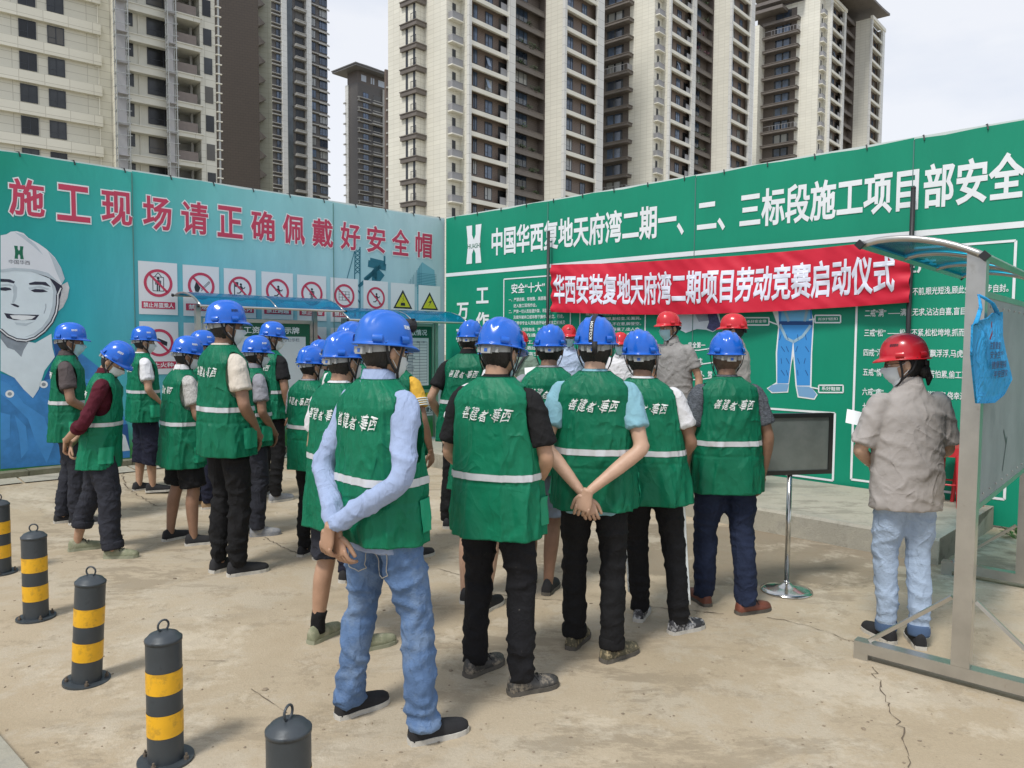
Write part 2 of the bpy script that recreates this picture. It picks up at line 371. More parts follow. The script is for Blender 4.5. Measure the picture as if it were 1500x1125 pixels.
# ================================================================== HOARDINGS
ZT = 3.60
def fabric_mat(name, build):
    m = bpy.data.materials.new(name); m.use_nodes = True; nt = m.node_tree; b = nt.nodes['Principled BSDF']
    N = nt.nodes.new; L = nt.links.new; tc = N('ShaderNodeTexCoord')
    col = build(N, L, tc)
    n = N('ShaderNodeTexNoise'); n.inputs['Scale'].default_value = 2.2; n.inputs['Detail'].default_value = 8; n.inputs['Roughness'].default_value = .7
    mp = N('ShaderNodeMapping'); mp.inputs['Scale'].default_value = (1, 1, .25); L(tc.outputs['Object'], mp.inputs[0]); L(mp.outputs[0], n.inputs['Vector'])
    r = N('ShaderNodeValToRGB'); r.color_ramp.elements[0].position = .3; r.color_ramp.elements[1].position = .75
    r.color_ramp.elements[0].color = (.86,.86,.86,1); r.color_ramp.elements[1].color = (1.0,1.0,1.0,1); L(n.outputs[0], r.inputs[0])
    x = N('ShaderNodeMix'); x.data_type = 'RGBA'; x.blend_type = 'MULTIPLY'; x.inputs[0].default_value = 1
    L(col, x.inputs[6]); L(r.outputs[0], x.inputs[7]); L(x.outputs[2], b.inputs['Base Color'])
    b.inputs['Roughness'].default_value = .5; b.inputs['Specular IOR Level'].default_value = .35
    w1 = N('ShaderNodeTexNoise'); w1.inputs['Scale'].default_value = 1.6; w1.inputs['Detail'].default_value = 4
    mp2 = N('ShaderNodeMapping'); mp2.inputs['Scale'].default_value = (1.4, 1.4, .35); L(tc.outputs['Object'], mp2.inputs[0]); L(mp2.outputs[0], w1.inputs['Vector'])
    k = N('ShaderNodeBump'); k.inputs['Strength'].default_value = .35; k.inputs['Distance'].default_value = .05
    L(w1.outputs[0], k.inputs['Height']); L(k.outputs[0], b.inputs['Normal']); return m
def left_print(N, L, tc):
    sx = N('ShaderNodeSeparateXYZ'); L(tc.outputs['Object'], sx.inputs[0])   # object origin at the corner foot
    dt = N('ShaderNodeVectorMath'); dt.operation = 'DOT_PRODUCT'; dt.inputs[1].default_value = tuple(dL); L(tc.outputs['Object'], dt.inputs[0])
    mr = N('ShaderNodeMapRange'); mr.inputs[1].default_value = -8.6; mr.inputs[2].default_value = 0; L(dt.outputs['Value'], mr.inputs[0])
    zr = N('ShaderNodeMapRange'); zr.inputs[1].default_value = 0; zr.inputs[2].default_value = 3.6; L(sx.outputs['Z'], zr.inputs[0])
    r1 = N('ShaderNodeValToRGB'); L(mr.outputs[0], r1.inputs[0]); e = r1.color_ramp.elements      # mid band
    e[0].position = .0; e[0].color = (*srgb(0, 122, 128), 1); e[1].position = 1; e[1].color = (*srgb(190, 216, 226), 1)
    for p, c in ((.24, (0, 140, 142)), (.38, (50, 176, 188)), (.54, (120, 200, 216)), (.74, (168, 214, 226))): q = e.new(p); q.color = (*srgb(*c), 1)
    r2 = N('ShaderNodeValToRGB'); L(mr.outputs[0], r2.inputs[0]); e = r2.color_ramp.elements      # top band
    e[0].position = .0; e[0].color = (*srgb(30, 172, 132), 1); e[1].position = 1; e[1].color = (*srgb(198, 220, 226), 1)
    for p, c in ((.28, (0, 152, 124)), (.46, (66, 186, 176)), (.64, (146, 212, 216))): q = e.new(p); q.color = (*srgb(*c), 1)
    rz = N('ShaderNodeValToRGB'); L(zr.outputs[0], rz.inputs[0]); e = rz.color_ramp.elements
    e[0].position = .62; e[0].color = (0,0,0,1); e[1].position = .97; e[1].color = (1,1,1,1)
    x = N('ShaderNodeMix'); x.data_type = 'RGBA'; L(rz.outputs[0], x.inputs[0]); L(r1.outputs[0], x.inputs[6]); L(r2.outputs[0], x.inputs[7])
    rg = N('ShaderNodeValToRGB'); L(zr.outputs[0], rg.inputs[0]); e = rg.color_ramp.elements      # grass-green foot of the print
    e[0].position = .10; e[0].color = (1,1,1,1); e[1].position = .2; e[1].color = (0,0,0,1)
    y = N('ShaderNodeMix'); y.data_type = 'RGBA'; L(rg.outputs[0], y.inputs[0]); L(x.outputs[2], y.inputs[6]); y.inputs[7].default_value = (*srgb(70, 150, 80), 1)
    return y.outputs[2]
def green_print(N, L, tc):
    n = N('ShaderNodeTexNoise'); n.inputs['Scale'].default_value = .8; L(tc.outputs['Object'], n.inputs['Vector'])
    r = N('ShaderNodeValToRGB'); r.color_ramp.elements[0].color = (*srgb(4, 134, 103), 1); r.color_ramp.elements[1].color = (*srgb(22, 156, 123), 1)
    L(n.outputs[0], r.inputs[0]); return r.outputs[0]
M_LP = fabric_mat('printed_banner_teal', left_print); M_GP = fabric_mat('printed_banner_green', green_print)
M_STEEL = mat('galvanised_steel', (.42,.43,.41), .45, .75, var=.2, vs=9, bump=.1)
M_STAIN = mat('stainless_steel', (.50,.49,.46), .3, .85, var=.12, vs=5, dirt=((.24,.2,.14), .45, 9), dthr=.62)
M_BLACK = mat('black_paint', (.018,.018,.02), .45)
M_WHITE = mat('print_white', srgb(232,236,238), .55, var=.05, vs=3)
M_RED = mat('print_red', srgb(196, 62, 92), .55, var=.05, vs=3)
M_INK = mat('print_ink', (.02,.025,.035), .6)
M_YEL = mat('print_yellow', srgb(205,205,50), .6)
M_DGREEN = mat('print_green', srgb(0,105,75), .5)

def fence_panels(P, seams, par, m, zb):
    for k, (a, b) in enumerate(zip(seams, seams[1:])):
        mb = MB(); n = max(2, int(abs(b-a)/.25)); z0 = zb
        rows = 6; vs = []; fs = []
        for i in range(n+1):
            s_ = a+.004+(b-a-.008)*i/n
            for j in range(rows+1):
                z = z0+(ZT-z0)*j/rows
                if j == rows: z += .012*math.sin(i*2.1+k)*(i % 2) 
                vs.append(P.P(s_, z, .0008*math.sin(s_*5+j*.7)*(0 < j < rows)+.02))
        fs = [(i*(rows+1)+j, (i+1)*(rows+1)+j, (i+1)*(rows+1)+j+1, i*(rows+1)+j+1) for i in range(n) for j in range(rows)]
        mb.add(vs, fs); o = len(mb.v)
        mb.add([p - P.n*.05 for p in vs], fs)
        ring = [i*(rows+1) for i in range(n+1)] + [n*(rows+1)+j for j in range(1, rows+1)] + [i*(rows+1)+rows for i in range(n-1, -1, -1)] + [j for j in range(rows-1, 0, -1)]
        mb.add([], []); mb.f += [(ring[q], ring[(q+1)%len(ring)], ring[(q+1)%len(ring)]+o, ring[q]+o) for q in range(len(ring))]; mb.m += [0]*len(ring)
        add('panel', mb, m, par, sm=False)
fL = root('hoarding', tuple(CORN), 'long printed site hoarding shading from teal to pale blue, with red heading and prohibition signs', 'hoarding')
seL = [WL.un(0,300)[0]-1.6, WL.un(193,300)[0], WL.un(487,330)[0], -.0]
fence_panels(WL, seL, fL, M_LP, .1)
fR = root('hoarding', tuple(CORN), 'green site hoarding with white heading lettering, running right from the corner behind the red banner', 'hoarding')
seR = [0.07, WR.un(803.5,400)[0], WR.un(1020,300)[0], WR.un(1337,300)[0], WR.un(1500,300)[0]+2.2]
fence_panels(WR, seR, fR, M_GP, .02)
for P, se, par in ((WL, seL, fL), (WR, seR, fR)):                 # rear frames, top rails, seams
    for s_ in se:
        mb = MB(); mb.obox(P, s_-.03, s_+.03, -.05, ZT-.03, -.12, -.045); add('post', mb, M_STEEL, par)
    mb = MB(); mb.obox(P, se[0], se[-1], ZT-.01, ZT+.018, -.03, .012); add('top_rail', mb, mat('rail_white', (.6,.66,.64), .5), par)
    for s_ in se[1:-1]:
        mb = MB(); mb.obox(P, s_-.004, s_+.004, .3, ZT-.02, .02, .0285); add('seam', mb, mat('seam', (.10,.22,.2), .8), par)
    a = se[0]+.2
    while a < se[-1]-.1:
        mb = MB(); mb.tube([P.P(a, ZT+.024, -.02), P.P(a+.02, ZT+.02, .022), P.P(a+.03, ZT-.03, .03)], [.007]*3, 5); add('tie', mb, M_BLACK, par); a += .52
# ---- left print: heading
s0, _ = WL.un(15, 290); s1, _ = WL.un(632, 360)
zA = WL.un(39, 257)[1]; zB = WL.un(39, 313)[1]; zA2 = WL.un(619, 345)[1]; zB2 = WL.un(619, 381)[1]
HEAD = '施工现场请正确佩戴好安全帽'
zt, zb = (zA+zA2)/2, (zB+zB2)/2
cen = [WL.un(x, 300)[0] for x in (39,107.5,170.6,229.7,284,335.5,384,429,471,512,549.7,585.3,619.4)]
ch = zt-zb; lay1, lay2 = MB(), MB()
for i, c in enumerate(HEAD):
    cc = cen[0]+(cen[-1]-cen[0])*i/12; hw = abs(cen[-1]-cen[0])/12*.37
    vs, fs = text_mb(c, .022); bx = vs
    wall_text(lay1, WL, c, cc-hw, cc+hw, zb, zt, .030, .055, box=bx); wall_text(lay2, WL, c, cc-hw, cc+hw, zb, zt, .034, .022)
add('heading_outline', lay1, M_WHITE, fL); add('heading_lettering', lay2, M_RED, fL)
# ---- left print: sign cards
cols = [(202,259),(267,320),(327,373.5),(382,428),(434,476.6),(482.7,523),(531,567),(571,606),(611.7,643.7)]
z1t, z1b = WL.un(202,382)[1], WL.un(202,460)[1]; z2t, z2b = WL.un(202,470.5)[1], WL.un(202,549)[1]
z1t2 = WL.un(640,419.5)[1]; tilt = (z1t2-z1t)
CAP1 = ['禁止吊篮乘人','禁止吸烟','禁止入内','禁止跨越','禁止停留','禁止攀登','禁止抛物','','']
CAP2 = ['禁止火种','','','','','','','','']
def man(mb, c, k, off, run=0):              # little black figure
    x, z = c; q = lambda a, b: (x+a*k, z+b*k)
    wall_disc(mb, WL, q(0, .40), .085*k, off, n=12)
    def seg(a, b, w): wall_line(mb, WL, q(*a), q(*b), w*k, off)
    if not run:
        seg((0,.30),(0,-.02),.2); seg((-.15,.28),(-.15,.0),.06); seg((.15,.28),(.15,.0),.06); seg((-.06,.0),(-.06,-.42),.08); seg((.06,.0),(.06,-.42),.08)
    else:
        seg((-.02,.30),(.08,-.02),.18); seg((0,.25),(.22,.12),.06); seg((.22,.12),(.30,.24),.06); seg((-.04,.26),(-.22,.14),.06)
        seg((.08,0),(-.1,-.2),.08); seg((-.1,-.2),(-.3,-.2),.07); seg((.1,0),(.22,-.2),.09); seg((.22,-.2),(.3,-.42),.07)
def card(i, row):
    a, b = WL.un(cols[i][0], 430)[0], WL.un(cols[i][1], 430)[0]
    t, bt = (z1t, z1b) if row == 0 else ((z2t, z2b) if row == 1 else (2*z2t-z1t+.0, 2*z2b-z1b))
    dz = tilt*(i/8); t += dz; bt += dz
    mb = MB(); wall_poly(mb, WL, [(a,bt),(b,bt),(b,t),(a,t)], .030, px=False)
    cd = add('sign_card', mb, mat('card_white', srgb(226,230,234), .55), fL)
    red, ink = MB(), MB(); wd = b-a; cx = (a+b)/2; cz = t-(t-bt)*.40; r = wd*.37
    if i < 7 and row < 2:
        k = r*1.25
        if row == 0:
            if i == 0:
                man(ink, (cx, cz-.02), k*.9, .032)
                for p, q in (((-.3,.35),(.3,.35)),((-.3,.35),(-.3,-.45)),((.3,.35),(.3,-.45)),((-.3,-.45),(.3,-.45)),((-.2,.35),(0,.6)),((0,.6),(.2,.35))):
                    wall_line(ink, WL, (cx+p[0]*k, cz+p[1]*k), (cx+q[0]*k, cz+q[1]*k), .02*k+.004, .032)
            elif i == 1:
                wall_poly(ink, WL, [(cx-.42*k,cz-.1*k),(cx-.3*k,cz+.3*k),(cx-.2*k,cz+.1*k),(cx-.05*k,cz-.1*k),(cx-.18*k,cz-.38*k),(cx-.36*k,cz-.35*k)], .032, px=False)
                for d_ in (-.05, .06): wall_line(ink, WL, (cx-.02*k, cz-.25*k+d_*k), (cx+.48*k, cz+.25*k+d_*k), .02*k+.003, .032)
                wall_line(ink, WL, (cx+.44*k, cz+.28*k), (cx+.52*k, cz+.2*k), .02*k+.003, .032)
            elif i in (2, 3, 6): man(ink, (cx+.05*k, cz-.02), k*.95, .032, 1)
            elif i == 4: man(ink, (cx, cz-.02), k*.95, .032)
            else:
                for u_ in (-.42,-.16,.1,.36): wall_line(ink, WL, (cx+u_*k, cz-.32*k), (cx+u_*k, cz+.3*k), .03*k, .032)
                for u_ in (-.3,-.1,.1,.28): wall_line(ink, WL, (cx-.45*k, cz+u_*k), (cx+.42*k, cz+u_*k), .025*k, .032)
            if i == 2: wall_line(ink, WL, (cx-.38*k, cz-.45*k), (cx-.38*k, cz+.4*k), .012, .032); wall_poly(ink, WL, [(cx-.34*k,cz+.1*k),(cx-.12*k,cz+.1*k),(cx-.12*k,cz+.42*k),(cx-.34*k,cz+.42*k)], .032, px=False)
        elif i == 0:
            wall_poly(ink, WL, [(cx-.15*k,cz+.05*k),(cx+.42*k,cz-.2*k),(cx+.45*k,cz+.05*k),(cx-.1*k,cz+.28*k)], .032, px=False)
            wall_poly(red, WL, [(cx-.05*k,cz+.26*k),(cx+.4*k,cz+.08*k),(cx+.3*k,cz+.2*k),(cx+.02*k,cz+.36*k)], .0335, 1, px=False)
        wall_ring(red, WL, (cx, cz), r*.80, r, .034)
        wall_line(red, WL, (cx-r*.62, cz+r*.62), (cx+r*.62, cz-r*.62), r*.16, .034)
        cap = (CAP1 if row == 0 else CAP2)[i]
        h0, h1 = bt+(t-bt)*.11, bt+(t-bt)*.245
        wall_poly(red, WL, [(a+wd*.07,h0),(b-wd*.07,h0),(b-wd*.07,h1),(a+wd*.07,h1)], .033, px=False)
        if cap:
            x0, x1 = (a+wd*.11, b-wd*.11) if len(cap) > 4 else (a+wd*.14, b-wd*.14)
            wall_text(red, WL, cap, x0, x1, h0+.012, h1-.012, .035, .02, mi=1)
        add('sign_print', red, [M_RED, M_WHITE], cd)
    elif row != 1:
        th = wd*.40; q = [(cx-th, cz-th*.75), (cx+th, cz-th*.75), (cx, cz+th*.85)]
        wall_poly(ink, WL, q, .032, px=False)
        ye = MB(); wall_poly(ye, WL, [(cx-th*.76, cz-th*.61), (cx+th*.76, cz-th*.61), (cx, cz+th*.56)], .034, px=False)
        add('warning_triangle', ye, M_YEL, cd)
        if row == 0 and i == 8: wall_poly(ink, WL, [(cx+.03,cz+.15*th),(cx-.07*th-.02,cz-.1*th),(cx+.01,cz-.08*th),(cx-.05*th-.02,cz-.5*th),(cx+.3*th,cz+.02),(cx+.02*th,cz+.0),(cx+.25*th,cz+.2*th)], .036, px=False)
        elif row == 0:
            for k_ in range(7): wall_disc(ink, WL, (cx+rnd.uniform(-.15,.15)*th, cz+(.3-k_*.07)*th), .035*th, .036, n=6)
            wall_poly(ink, WL, [(cx-.25*th,cz-.5*th),(cx+.25*th,cz-.5*th),(cx+.2*th,cz-.25*th),(cx-.2*th,cz-.25*th)], .036, px=False)
        else:
            wall_line(ink, WL, (cx, cz+.25*th), (cx, cz-.2*th), .16*th, .036); wall_disc(ink, WL, (cx, cz-.42*th), .09*th, .036, n=8)
        if row == 2:
            h0, h1 = bt+(t-bt)*.06, bt+(t-bt)*.25
            for p, q in (((a+wd*.1,h0),(b-wd*.1,h0)),((a+wd*.1,h1),(b-wd*.1,h1)),((a+wd*.1,h0),(a+wd*.1,h1)),((b-wd*.1,h0),(b-wd*.1,h1))): wall_line(ink, WL, p, q, .008, .032)
            wall_text(ink, WL, '注意安全', a+wd*.16, b-wd*.16, h0+.02, h1-.02, .032, .015)
    if ink.v: add('sign_symbol', ink, M_INK, cd)
for row in (0, 1): [card(i, row) for i in range(9 if row == 0 else 7)]
for i in range(3, 9): card(i, 2)
# ---- left print: crane, far tower and the smiling worker in a white helmet
M_STEELB = mat('print_slate', srgb(40,110,130), .6); M_PALEB = mat('print_paleblue', srgb(120,178,195), .6)
mb = MB()
def lw(a, b, w_=.03): wall_line(mb, WL, WL.un(*a), WL.un(*b), w_, .027)
for y in range(365, 400, 6): lw((519,y),(526,y+6),.012); lw((526,y),(519,y+6),.012)
lw((519,362),(518,420),.016); lw((526,362),(526,545),.02); lw((521,358),(505,416),.012)
for p, q, w_ in (((538,386),(564,392),.10),((541,380),(562,385),.05),((545,395),(558,409),.16),((533,410),(556,390),.06),((562,375),(562,390),.03),((548,396),(547,412),.09),((524,420),(544,402),.05)): lw(p, q, w_)
for y in range(420, 600, 14): lw((520,y),(526,y+10),.018)
add('crane_print', mb, M_STEELB, fL)
mb = MB()
wall_poly(mb, WL, [(609,410),(610,396),(617,384),(635,396),(638,430),(640,560),(612,560)], .0255)
for k in range(9): wall_line(mb, WL, WL.un(598+k*2.2, 412-k*3.2), WL.un(598+k*2.2, 420), .006, .027, 1)
for k in range(14): wall_line(mb, WL, WL.un(610, 400+k*2.3), WL.un(638, 403+k*2.3), .006, .027, 1)
add('tower_print', mb, [M_PALEB, M_STEELB], fL)
K = lambda x, y: (x/2.959, 320+y/2.959)     # points traced on an enlarged crop
def pp(name, pts, off, m): q = MB(); wall_poly(q, WL, [K(*p) for p in pts], off); return add(name, q, m, por)
mb = MB(); wall_poly(mb, WL, [K(*p) for p in ((0,670),(60,690),(140,780),(190,700),(235,600),(225,530),(300,545),(420,640),(500,760),(550,900),(560,1000),(560,1035),(260,1065),(0,1085))], .0275)
por = add('portrait_print', mb, mat('print_overall', srgb(58,128,190), .6, var=.3, vs=4), fL)
pp('overall_shade', [(225,528),(265,535),(300,600),(240,690),(190,700),(150,775),(215,640),(238,590)], .029, mat('print_navy', srgb(32,84,146), .6, var=.2))
pp('overall_shade', [(0,700),(40,720),(100,800),(190,860),(230,980),(200,1060),(150,960),(120,870),(40,790),(0,760)], .029, mat('print_blue_light', srgb(70,145,210), .6, var=.1))
pp('overall_shade', [(430,860),(480,900),(550,890),(560,1000),(480,1010),(440,980)], .0288, mat('print_navy', (0,0,0)))
pp('glove', [(415,900),(440,862),(470,900),(540,940),(560,1005),(430,1018),(400,1000)], .0295, mat('print_palegrey', srgb(205,214,220), .6, var=.12, vs=8))
pp('pocket', [(0,840),(42,850),(40,950),(20,960),(0,958)], .030, mat('print_blue_light', (0,0,0)))
pp('pocket', [(425,790),(505,800),(510,880),(470,892),(425,885)], .0292, mat('print_blue_light', (0,0,0)))
pp('neck', [(0,480),(60,520),(150,540),(220,500),(225,560),(235,600),(190,660),(165,740),(140,778),(100,740),(60,690),(0,660)], .031, mat('print_skin', srgb(216,228,234), .6, var=.06, vs=5))
pp('neck_shade', [(0,485),(60,525),(120,538),(100,570),(90,600),(60,570),(30,560),(0,520)], .032, mat('print_shade', srgb(140,150,160), .6, var=.2, vs=10))
pp('face', [(0,230),(100,222),(200,245),(250,290),(258,330),(248,400),(225,455),(190,495),(140,522),(90,528),(40,510),(0,475)], .033, mat('print_skin', (0,0,0)))
pp('ear', [(262,290),(290,275),(298,300),(290,345),(270,385),(250,402),(252,340)], .0325, mat('print_ear', srgb(196,196,198), .6, var=.2, vs=12))
pp('hair', [(150,232),(220,250),(262,285),(268,300),(258,330),(246,320),(240,290),(215,262),(165,242)], .0345, mat('print_dark', srgb(40,40,60), .6))
pp('helmet', [(0,232),(60,224),(130,228),(200,246),(262,290),(278,262),(262,215),(235,170),(200,135),(165,110),(120,85),(100,65),(70,56),(45,58),(25,70),(0,74)], .036, mat('print_helmet', srgb(222,226,232), .55, var=.05, vs=3))
INKS = mat('print_dark', (0,0,0))
for pts in ([(0,262),(40,264),(62,274),(58,282),(30,276),(0,275)], [(122,281),(150,274),(195,276),(218,297),(180,288),(125,288)]): pp('brow', pts, .0355, INKS)
for pts in ([(0,300),(20,298),(42,302),(48,310),(20,314),(0,312)], [(130,312),(150,306),(185,308),(205,318),(175,321),(145,320)]): pp('eye', pts, .0355, INKS)
pp('nose', [(42,370),(60,370),(82,380),(76,386),(58,380)], .0355, INKS)
pp('mouth', [(15,410),(60,416),(120,417),(168,418),(150,440),(110,440),(60,440),(28,432)], .0355, INKS)
pp('teeth', [(40,420),(80,419),(120,421),(152,424),(135,436),(95,441),(52,434)], .037, M_WHITE)
SOFT = mat('print_soft_shade', srgb(186,198,206), .6, var=.08, vs=9)
for nm_, pts, o_ in (('face_shade', [(215,262),(240,292),(247,330),(240,395),(220,440),(190,478),(150,505),(100,516),(140,500),(180,470),(208,430),(224,380),(228,320)], .0338),
        ('face_shade', [(60,284),(72,300),(70,340),(58,368),(50,366),(56,330),(52,300)], .0338), ('face_shade', [(120,300),(170,292),(215,306),(200,310),(160,302),(126,310)], .0338), ('face_shade', [(0,286),(40,284),(60,296),(30,292),(0,296)], .0338),
        ('face_shade', [(60,450),(110,455),(150,446),(110,466),(70,462)], .0338), ('helmet_shade', [(0,222),(60,214),(140,220),(205,236),(262,284),(200,252),(130,230),(60,226),(0,234)], .0372),
        ('helmet_shade', [(205,142),(238,178),(264,220),(278,262),(264,282),(240,230),(222,180)], .0372), ('helmet_shade', [(60,60),(100,72),(150,112),(185,160),(140,120),(95,85)], .0372)): pp(nm_, pts, o_, SOFT)
pp('hair', [(205,250),(240,262),(264,290),(262,330),(255,352),(246,330),(236,296)], .0348, mat('print_dark', (0,0,0)))
for pts in ([(250,720),(330,690),(420,700),(400,715),(320,708),(258,740)], [(300,780),(380,800),(440,850),(400,840),(330,800)], [(60,850),(110,900),(120,1000),(90,1040),(80,930)]): pp('overall_shade', pts, .0292, mat('print_blue_light', (0,0,0)))
mb = MB()
for q in (((196,370),(196,388)),((196,388),(188,412))): wall_line(mb, WL, WL.un(*K(*q[0])), WL.un(*K(*q[1])), .006, .0355)
add('cheek_line', mb, mat('print_shade', (0,0,0)), por)
st = [(0,482),(30,508),(70,526),(110,530),(150,518),(190,488),(222,450),(240,410),(247,370),(248,330),(262,300)]
mb = MB(); pq = [WL.un(*K(*p)) for p in st]
for a, b in zip(pq, pq[1:]): wall_line(mb, WL, a, b, .035, .0375)
for a, b in zip(pq, pq[1:]):
    for k in range(8):
        c_ = (a[0]+(b[0]-a[0])*k/8, a[1]+(b[1]-a[1])*k/8); wall_disc(mb, WL, c_, .008, .039, 1, 6)
add('strap', mb, [INKS, M_WHITE], por)
def H_logo(mb, P, s0, s1, z0, z1, off, mi=0):
    g = lambda a, b: (s0+(s1-s0)*a, z0+(z1-z0)*b)
    for sg in (0, 1):
        f = (lambda a: a) if not sg else (lambda a: 1-a)
        wall_poly(mb, P, [g(f(0),1), g(f(.38),1), g(f(.38),.75), g(f(.5),.62), g(f(.5),.38), g(f(.38),.25), g(f(.38),0), g(f(0),0), g(f(.08),.35), g(f(.08),.65)][::-1 if sg else 1], off, mi, px=False)
mb = MB(); a = WL.un(*K(60,175)); b = WL.un(*K(99,122)); H_logo(mb, WL, a[0], b[0], a[1], b[1], .038)
wall_text(mb, WL, '中国华西', WL.un(*K(36,190))[0], WL.un(*K(127,190))[0], WL.un(*K(80,199))[1], WL.un(*K(80,181))[1], .038, .0, 1)
add('helmet_logo', mb, [M_DGREEN, INKS], por)
for p in ((187,719),(40,760)):
    mb = MB(); wall_disc(mb, WL, WL.un(*K(*p)), .04, .031, 0); wall_disc(mb, WL, WL.un(*K(*p)), .02, .032, 1); add('button', mb, [M_WHITE, mat('print_shade', (0,0,0))], por)

# ---- right print
def rs(x, y=400): return WR.un(x, y)[0]
def rz_(x, y): return WR.un(x, y)[1]
mb = MB()
zt = (rz_(728, 333)+rz_(1480, 224.5))/2; zb = (rz_(728,374.5)+rz_(1480,296.4))/2
wall_text(mb, WR, '中国华西复地天府湾二期一、二、三标段施工项目部安全', rs(722,350), rs(1503,260), zb, zt, .034, .026)
add('heading_lettering', mb, M_WHITE, fR, kind='stuff')
zl = (rz_(651,403)+rz_(1500,330))/2
mb = MB(); wall_line(mb, WR, (.07, zl), (seR[-1], zl), .055, .031)
def rect(a, b, c, d, w_=.018):               # s0,s1,z0,z1
    for p, q in (((a,c),(b,c)),((b,c),(b,d)),((b,d),(a,d)),((a,d),(a,c))): wall_line(mb, WR, p, q, w_, .032)
rect(rs(740), rs(838), .55, rz_(742,409)); rect(rs(852), rs(948), .55, rz_(742,409)); rect(rs(1258), rs(1487), rz_(1258,703), rz_(1487,353), .022)
rect(rs(1112), rs(1231), rz_(1180,698), rz_(1180,602), .022)
add('border_lines', mb, M_WHITE, fR)
mb = MB(); H_logo(mb, WR, rs(685,360), rs(707,360), rz_(696,386), rz_(696,330), .034)
lg = add('logo', mb, M_WHITE, fR)
mb = MB(); wall_text(mb, WR, 'HUASHI', rs(687,360), rs(705.5,360), rz_(696,364), rz_(696,357), .037, .01); add('logo_lettering', mb, M_DGREEN, lg)
mb = MB()
def tx(body, x0, x1, yt, yb, bold=.015, xm=None):
    xm = xm or (x0+x1)/2; wall_text(mb, WR, body, rs(x0,yt), rs(x1,yt), rz_(xm,yb), rz_(xm,yt), .034, bold)
tx('工', 699.5, 717.5, 421.5, 444.5, .03); tx('作', 699, 718, 457, 482, .03); tx('万', 670.5, 688, 443.5, 469, .03); tx('事', 670, 687.5, 480, 505, .03)
tx('安全“十大”', 751, 800, 414, 429, .02)
y = 440
for q, (body, x0, x1) in enumerate([('一、严禁赤脚、穿拖鞋、高跟鞋及', 747, 806), ('    进入施工现场作业。', 754, 788), ('二、严禁一切人员在提升架、吊篮上下', 747, 812),
        ('    及提升架井口或吊物下操作、站立、行走。', 754, 828), ('三、严禁非专业人员私自开动任何施工机械及', 747, 830), ('    驳接、拆除电线、电器。', 754, 800),
        ('四、严禁在操作现场打闹', 747, 822), ('    交叉施工。', 754, 784), ('五、严禁酒后上岗', 747, 800), ('六、严禁高空抛物', 747, 806)]):
    yy = 440 + q*8.9 - (x1-747)*.03; tx(body.strip(), x0, x1, yy-3, yy+2.6, .01)
for q, body in enumerate(['莫心急,图省事,不蛮干,要稳当。','撞脚面,警戒止,在于卡,要紧盯。','安全带,时时撑,勤检查,无漏洞。','有洞口,防护板,不在意,脚登空。','高处物,碰撞了,得重了,出人命。','戴手套,防触电,手握紧,不松劲。']):
    yy = 448+q*7.7; tx(body, 860, 941, yy+1, yy+6, .012)
tx('安全第一', 1010, 1035, 501, 510, .02); tx('为主', 1018, 1031, 524, 532, .02); tx('长鸣、常', 1017, 1045, 543, 552, .02); tx('合格', 1018, 1034, 566, 573, .02)
for y0 in (512, 533, 555):                   # swooping underlines
    pts = [(1010, y0+1), (1025, y0+1), (1045, y0-2), (1062, y0-9)]
    for a, b in zip(pts, pts[1:]): wall_line(mb, WR, WR.un(*a), WR.un(*b), .012, .033)
tx('安全生产', 1262, 1373, 381, 402, .03)
for q, (nm, rest, x1) in enumerate([('一戒“骄”','——停滞不前,眼光短浅,顾此失彼,固步自封。',1475),('二戒“满”','——满足无求,沾沾自喜,盲目乐观,放松管理。',1482),('三戒“松”','——松懈不紧,松松垮垮,抓而不实,管而不严。',1480),
        ('四戒“浮”','——心浮气躁,飘飘浮浮,马虎从事,敷衍了事。',1478),('五戒“惰”','——懒散怠工,怕苦怕累,偷工减料,得过且过。',1476),('六戒“痹”','——麻痹大意,教训不取,侥幸过关,后患无穷。',1474)]):
    yl = 424+q*29.2 + (0 if q else 0); yr = yl-10+q*4.5
    wall_text(mb, WR, nm, rs(1268,500), rs(1297,500), rz_(1282,yl+35-24+24), rz_(1282,yl+25), .034, .012) if False else None
    zc = (rz_(1282,458)-(q-1)*(rz_(1282,458)-rz_(1282,573.5))/4)
    wall_text(mb, WR, nm, rs(1267,500), rs(1298,500), zc-.042, zc+.034, .034, .012)
    wall_text(mb, WR, rest, rs(1301,500), rs(x1,500), zc-.042, zc+.034, .034, .012)
tx('七', 1265, 1272, 590, 599, .02); tx('十', 1265, 1273, 672, 681, .02)
add('small_lettering', mb, M_WHITE, fR)
# printed worker in a safety harness
M_CART = mat('print_cartoon_blue', srgb(60,145,215), .6); M_CLINE = mat('print_cartoon_line', srgb(25,70,130), .6); M_CB = mat('print_boot', srgb(120,165,205), .6)
Q = lambda x, y: (1100+x/3.75, 330+y/3.75)
mb = MB()
wall_poly(mb, WR, [Q(*p) for p in ((118,455),(330,455),(352,520),(342,700),(338,890),(372,930),(355,958),(262,945),(250,880),(238,720),(228,760),(214,880),(210,918),(120,922),(92,895),(145,862),(142,700),(155,560))], .030)
cw = add('worker_print', mb, M_WHITE, fR)
def cp(name, pts, off, m): q = MB(); wall_poly(q, WR, [Q(*p) for p in pts], off); add(name, q, m, cw)
cp('trousers', [(155,465),(340,465),(345,540),(335,700),(330,880),(258,880),(243,700),(238,625),(230,700),(212,868),(150,868),(150,700),(162,560)], .0325, M_CART)
cp('jacket', [(175,465),(330,465),(332,525),(170,525)], .0345, mat('print_cartoon_light', srgb(110,185,230), .6))
cp('belt', [(160,528),(345,528),(345,548),(160,548)], .036, M_CLINE)
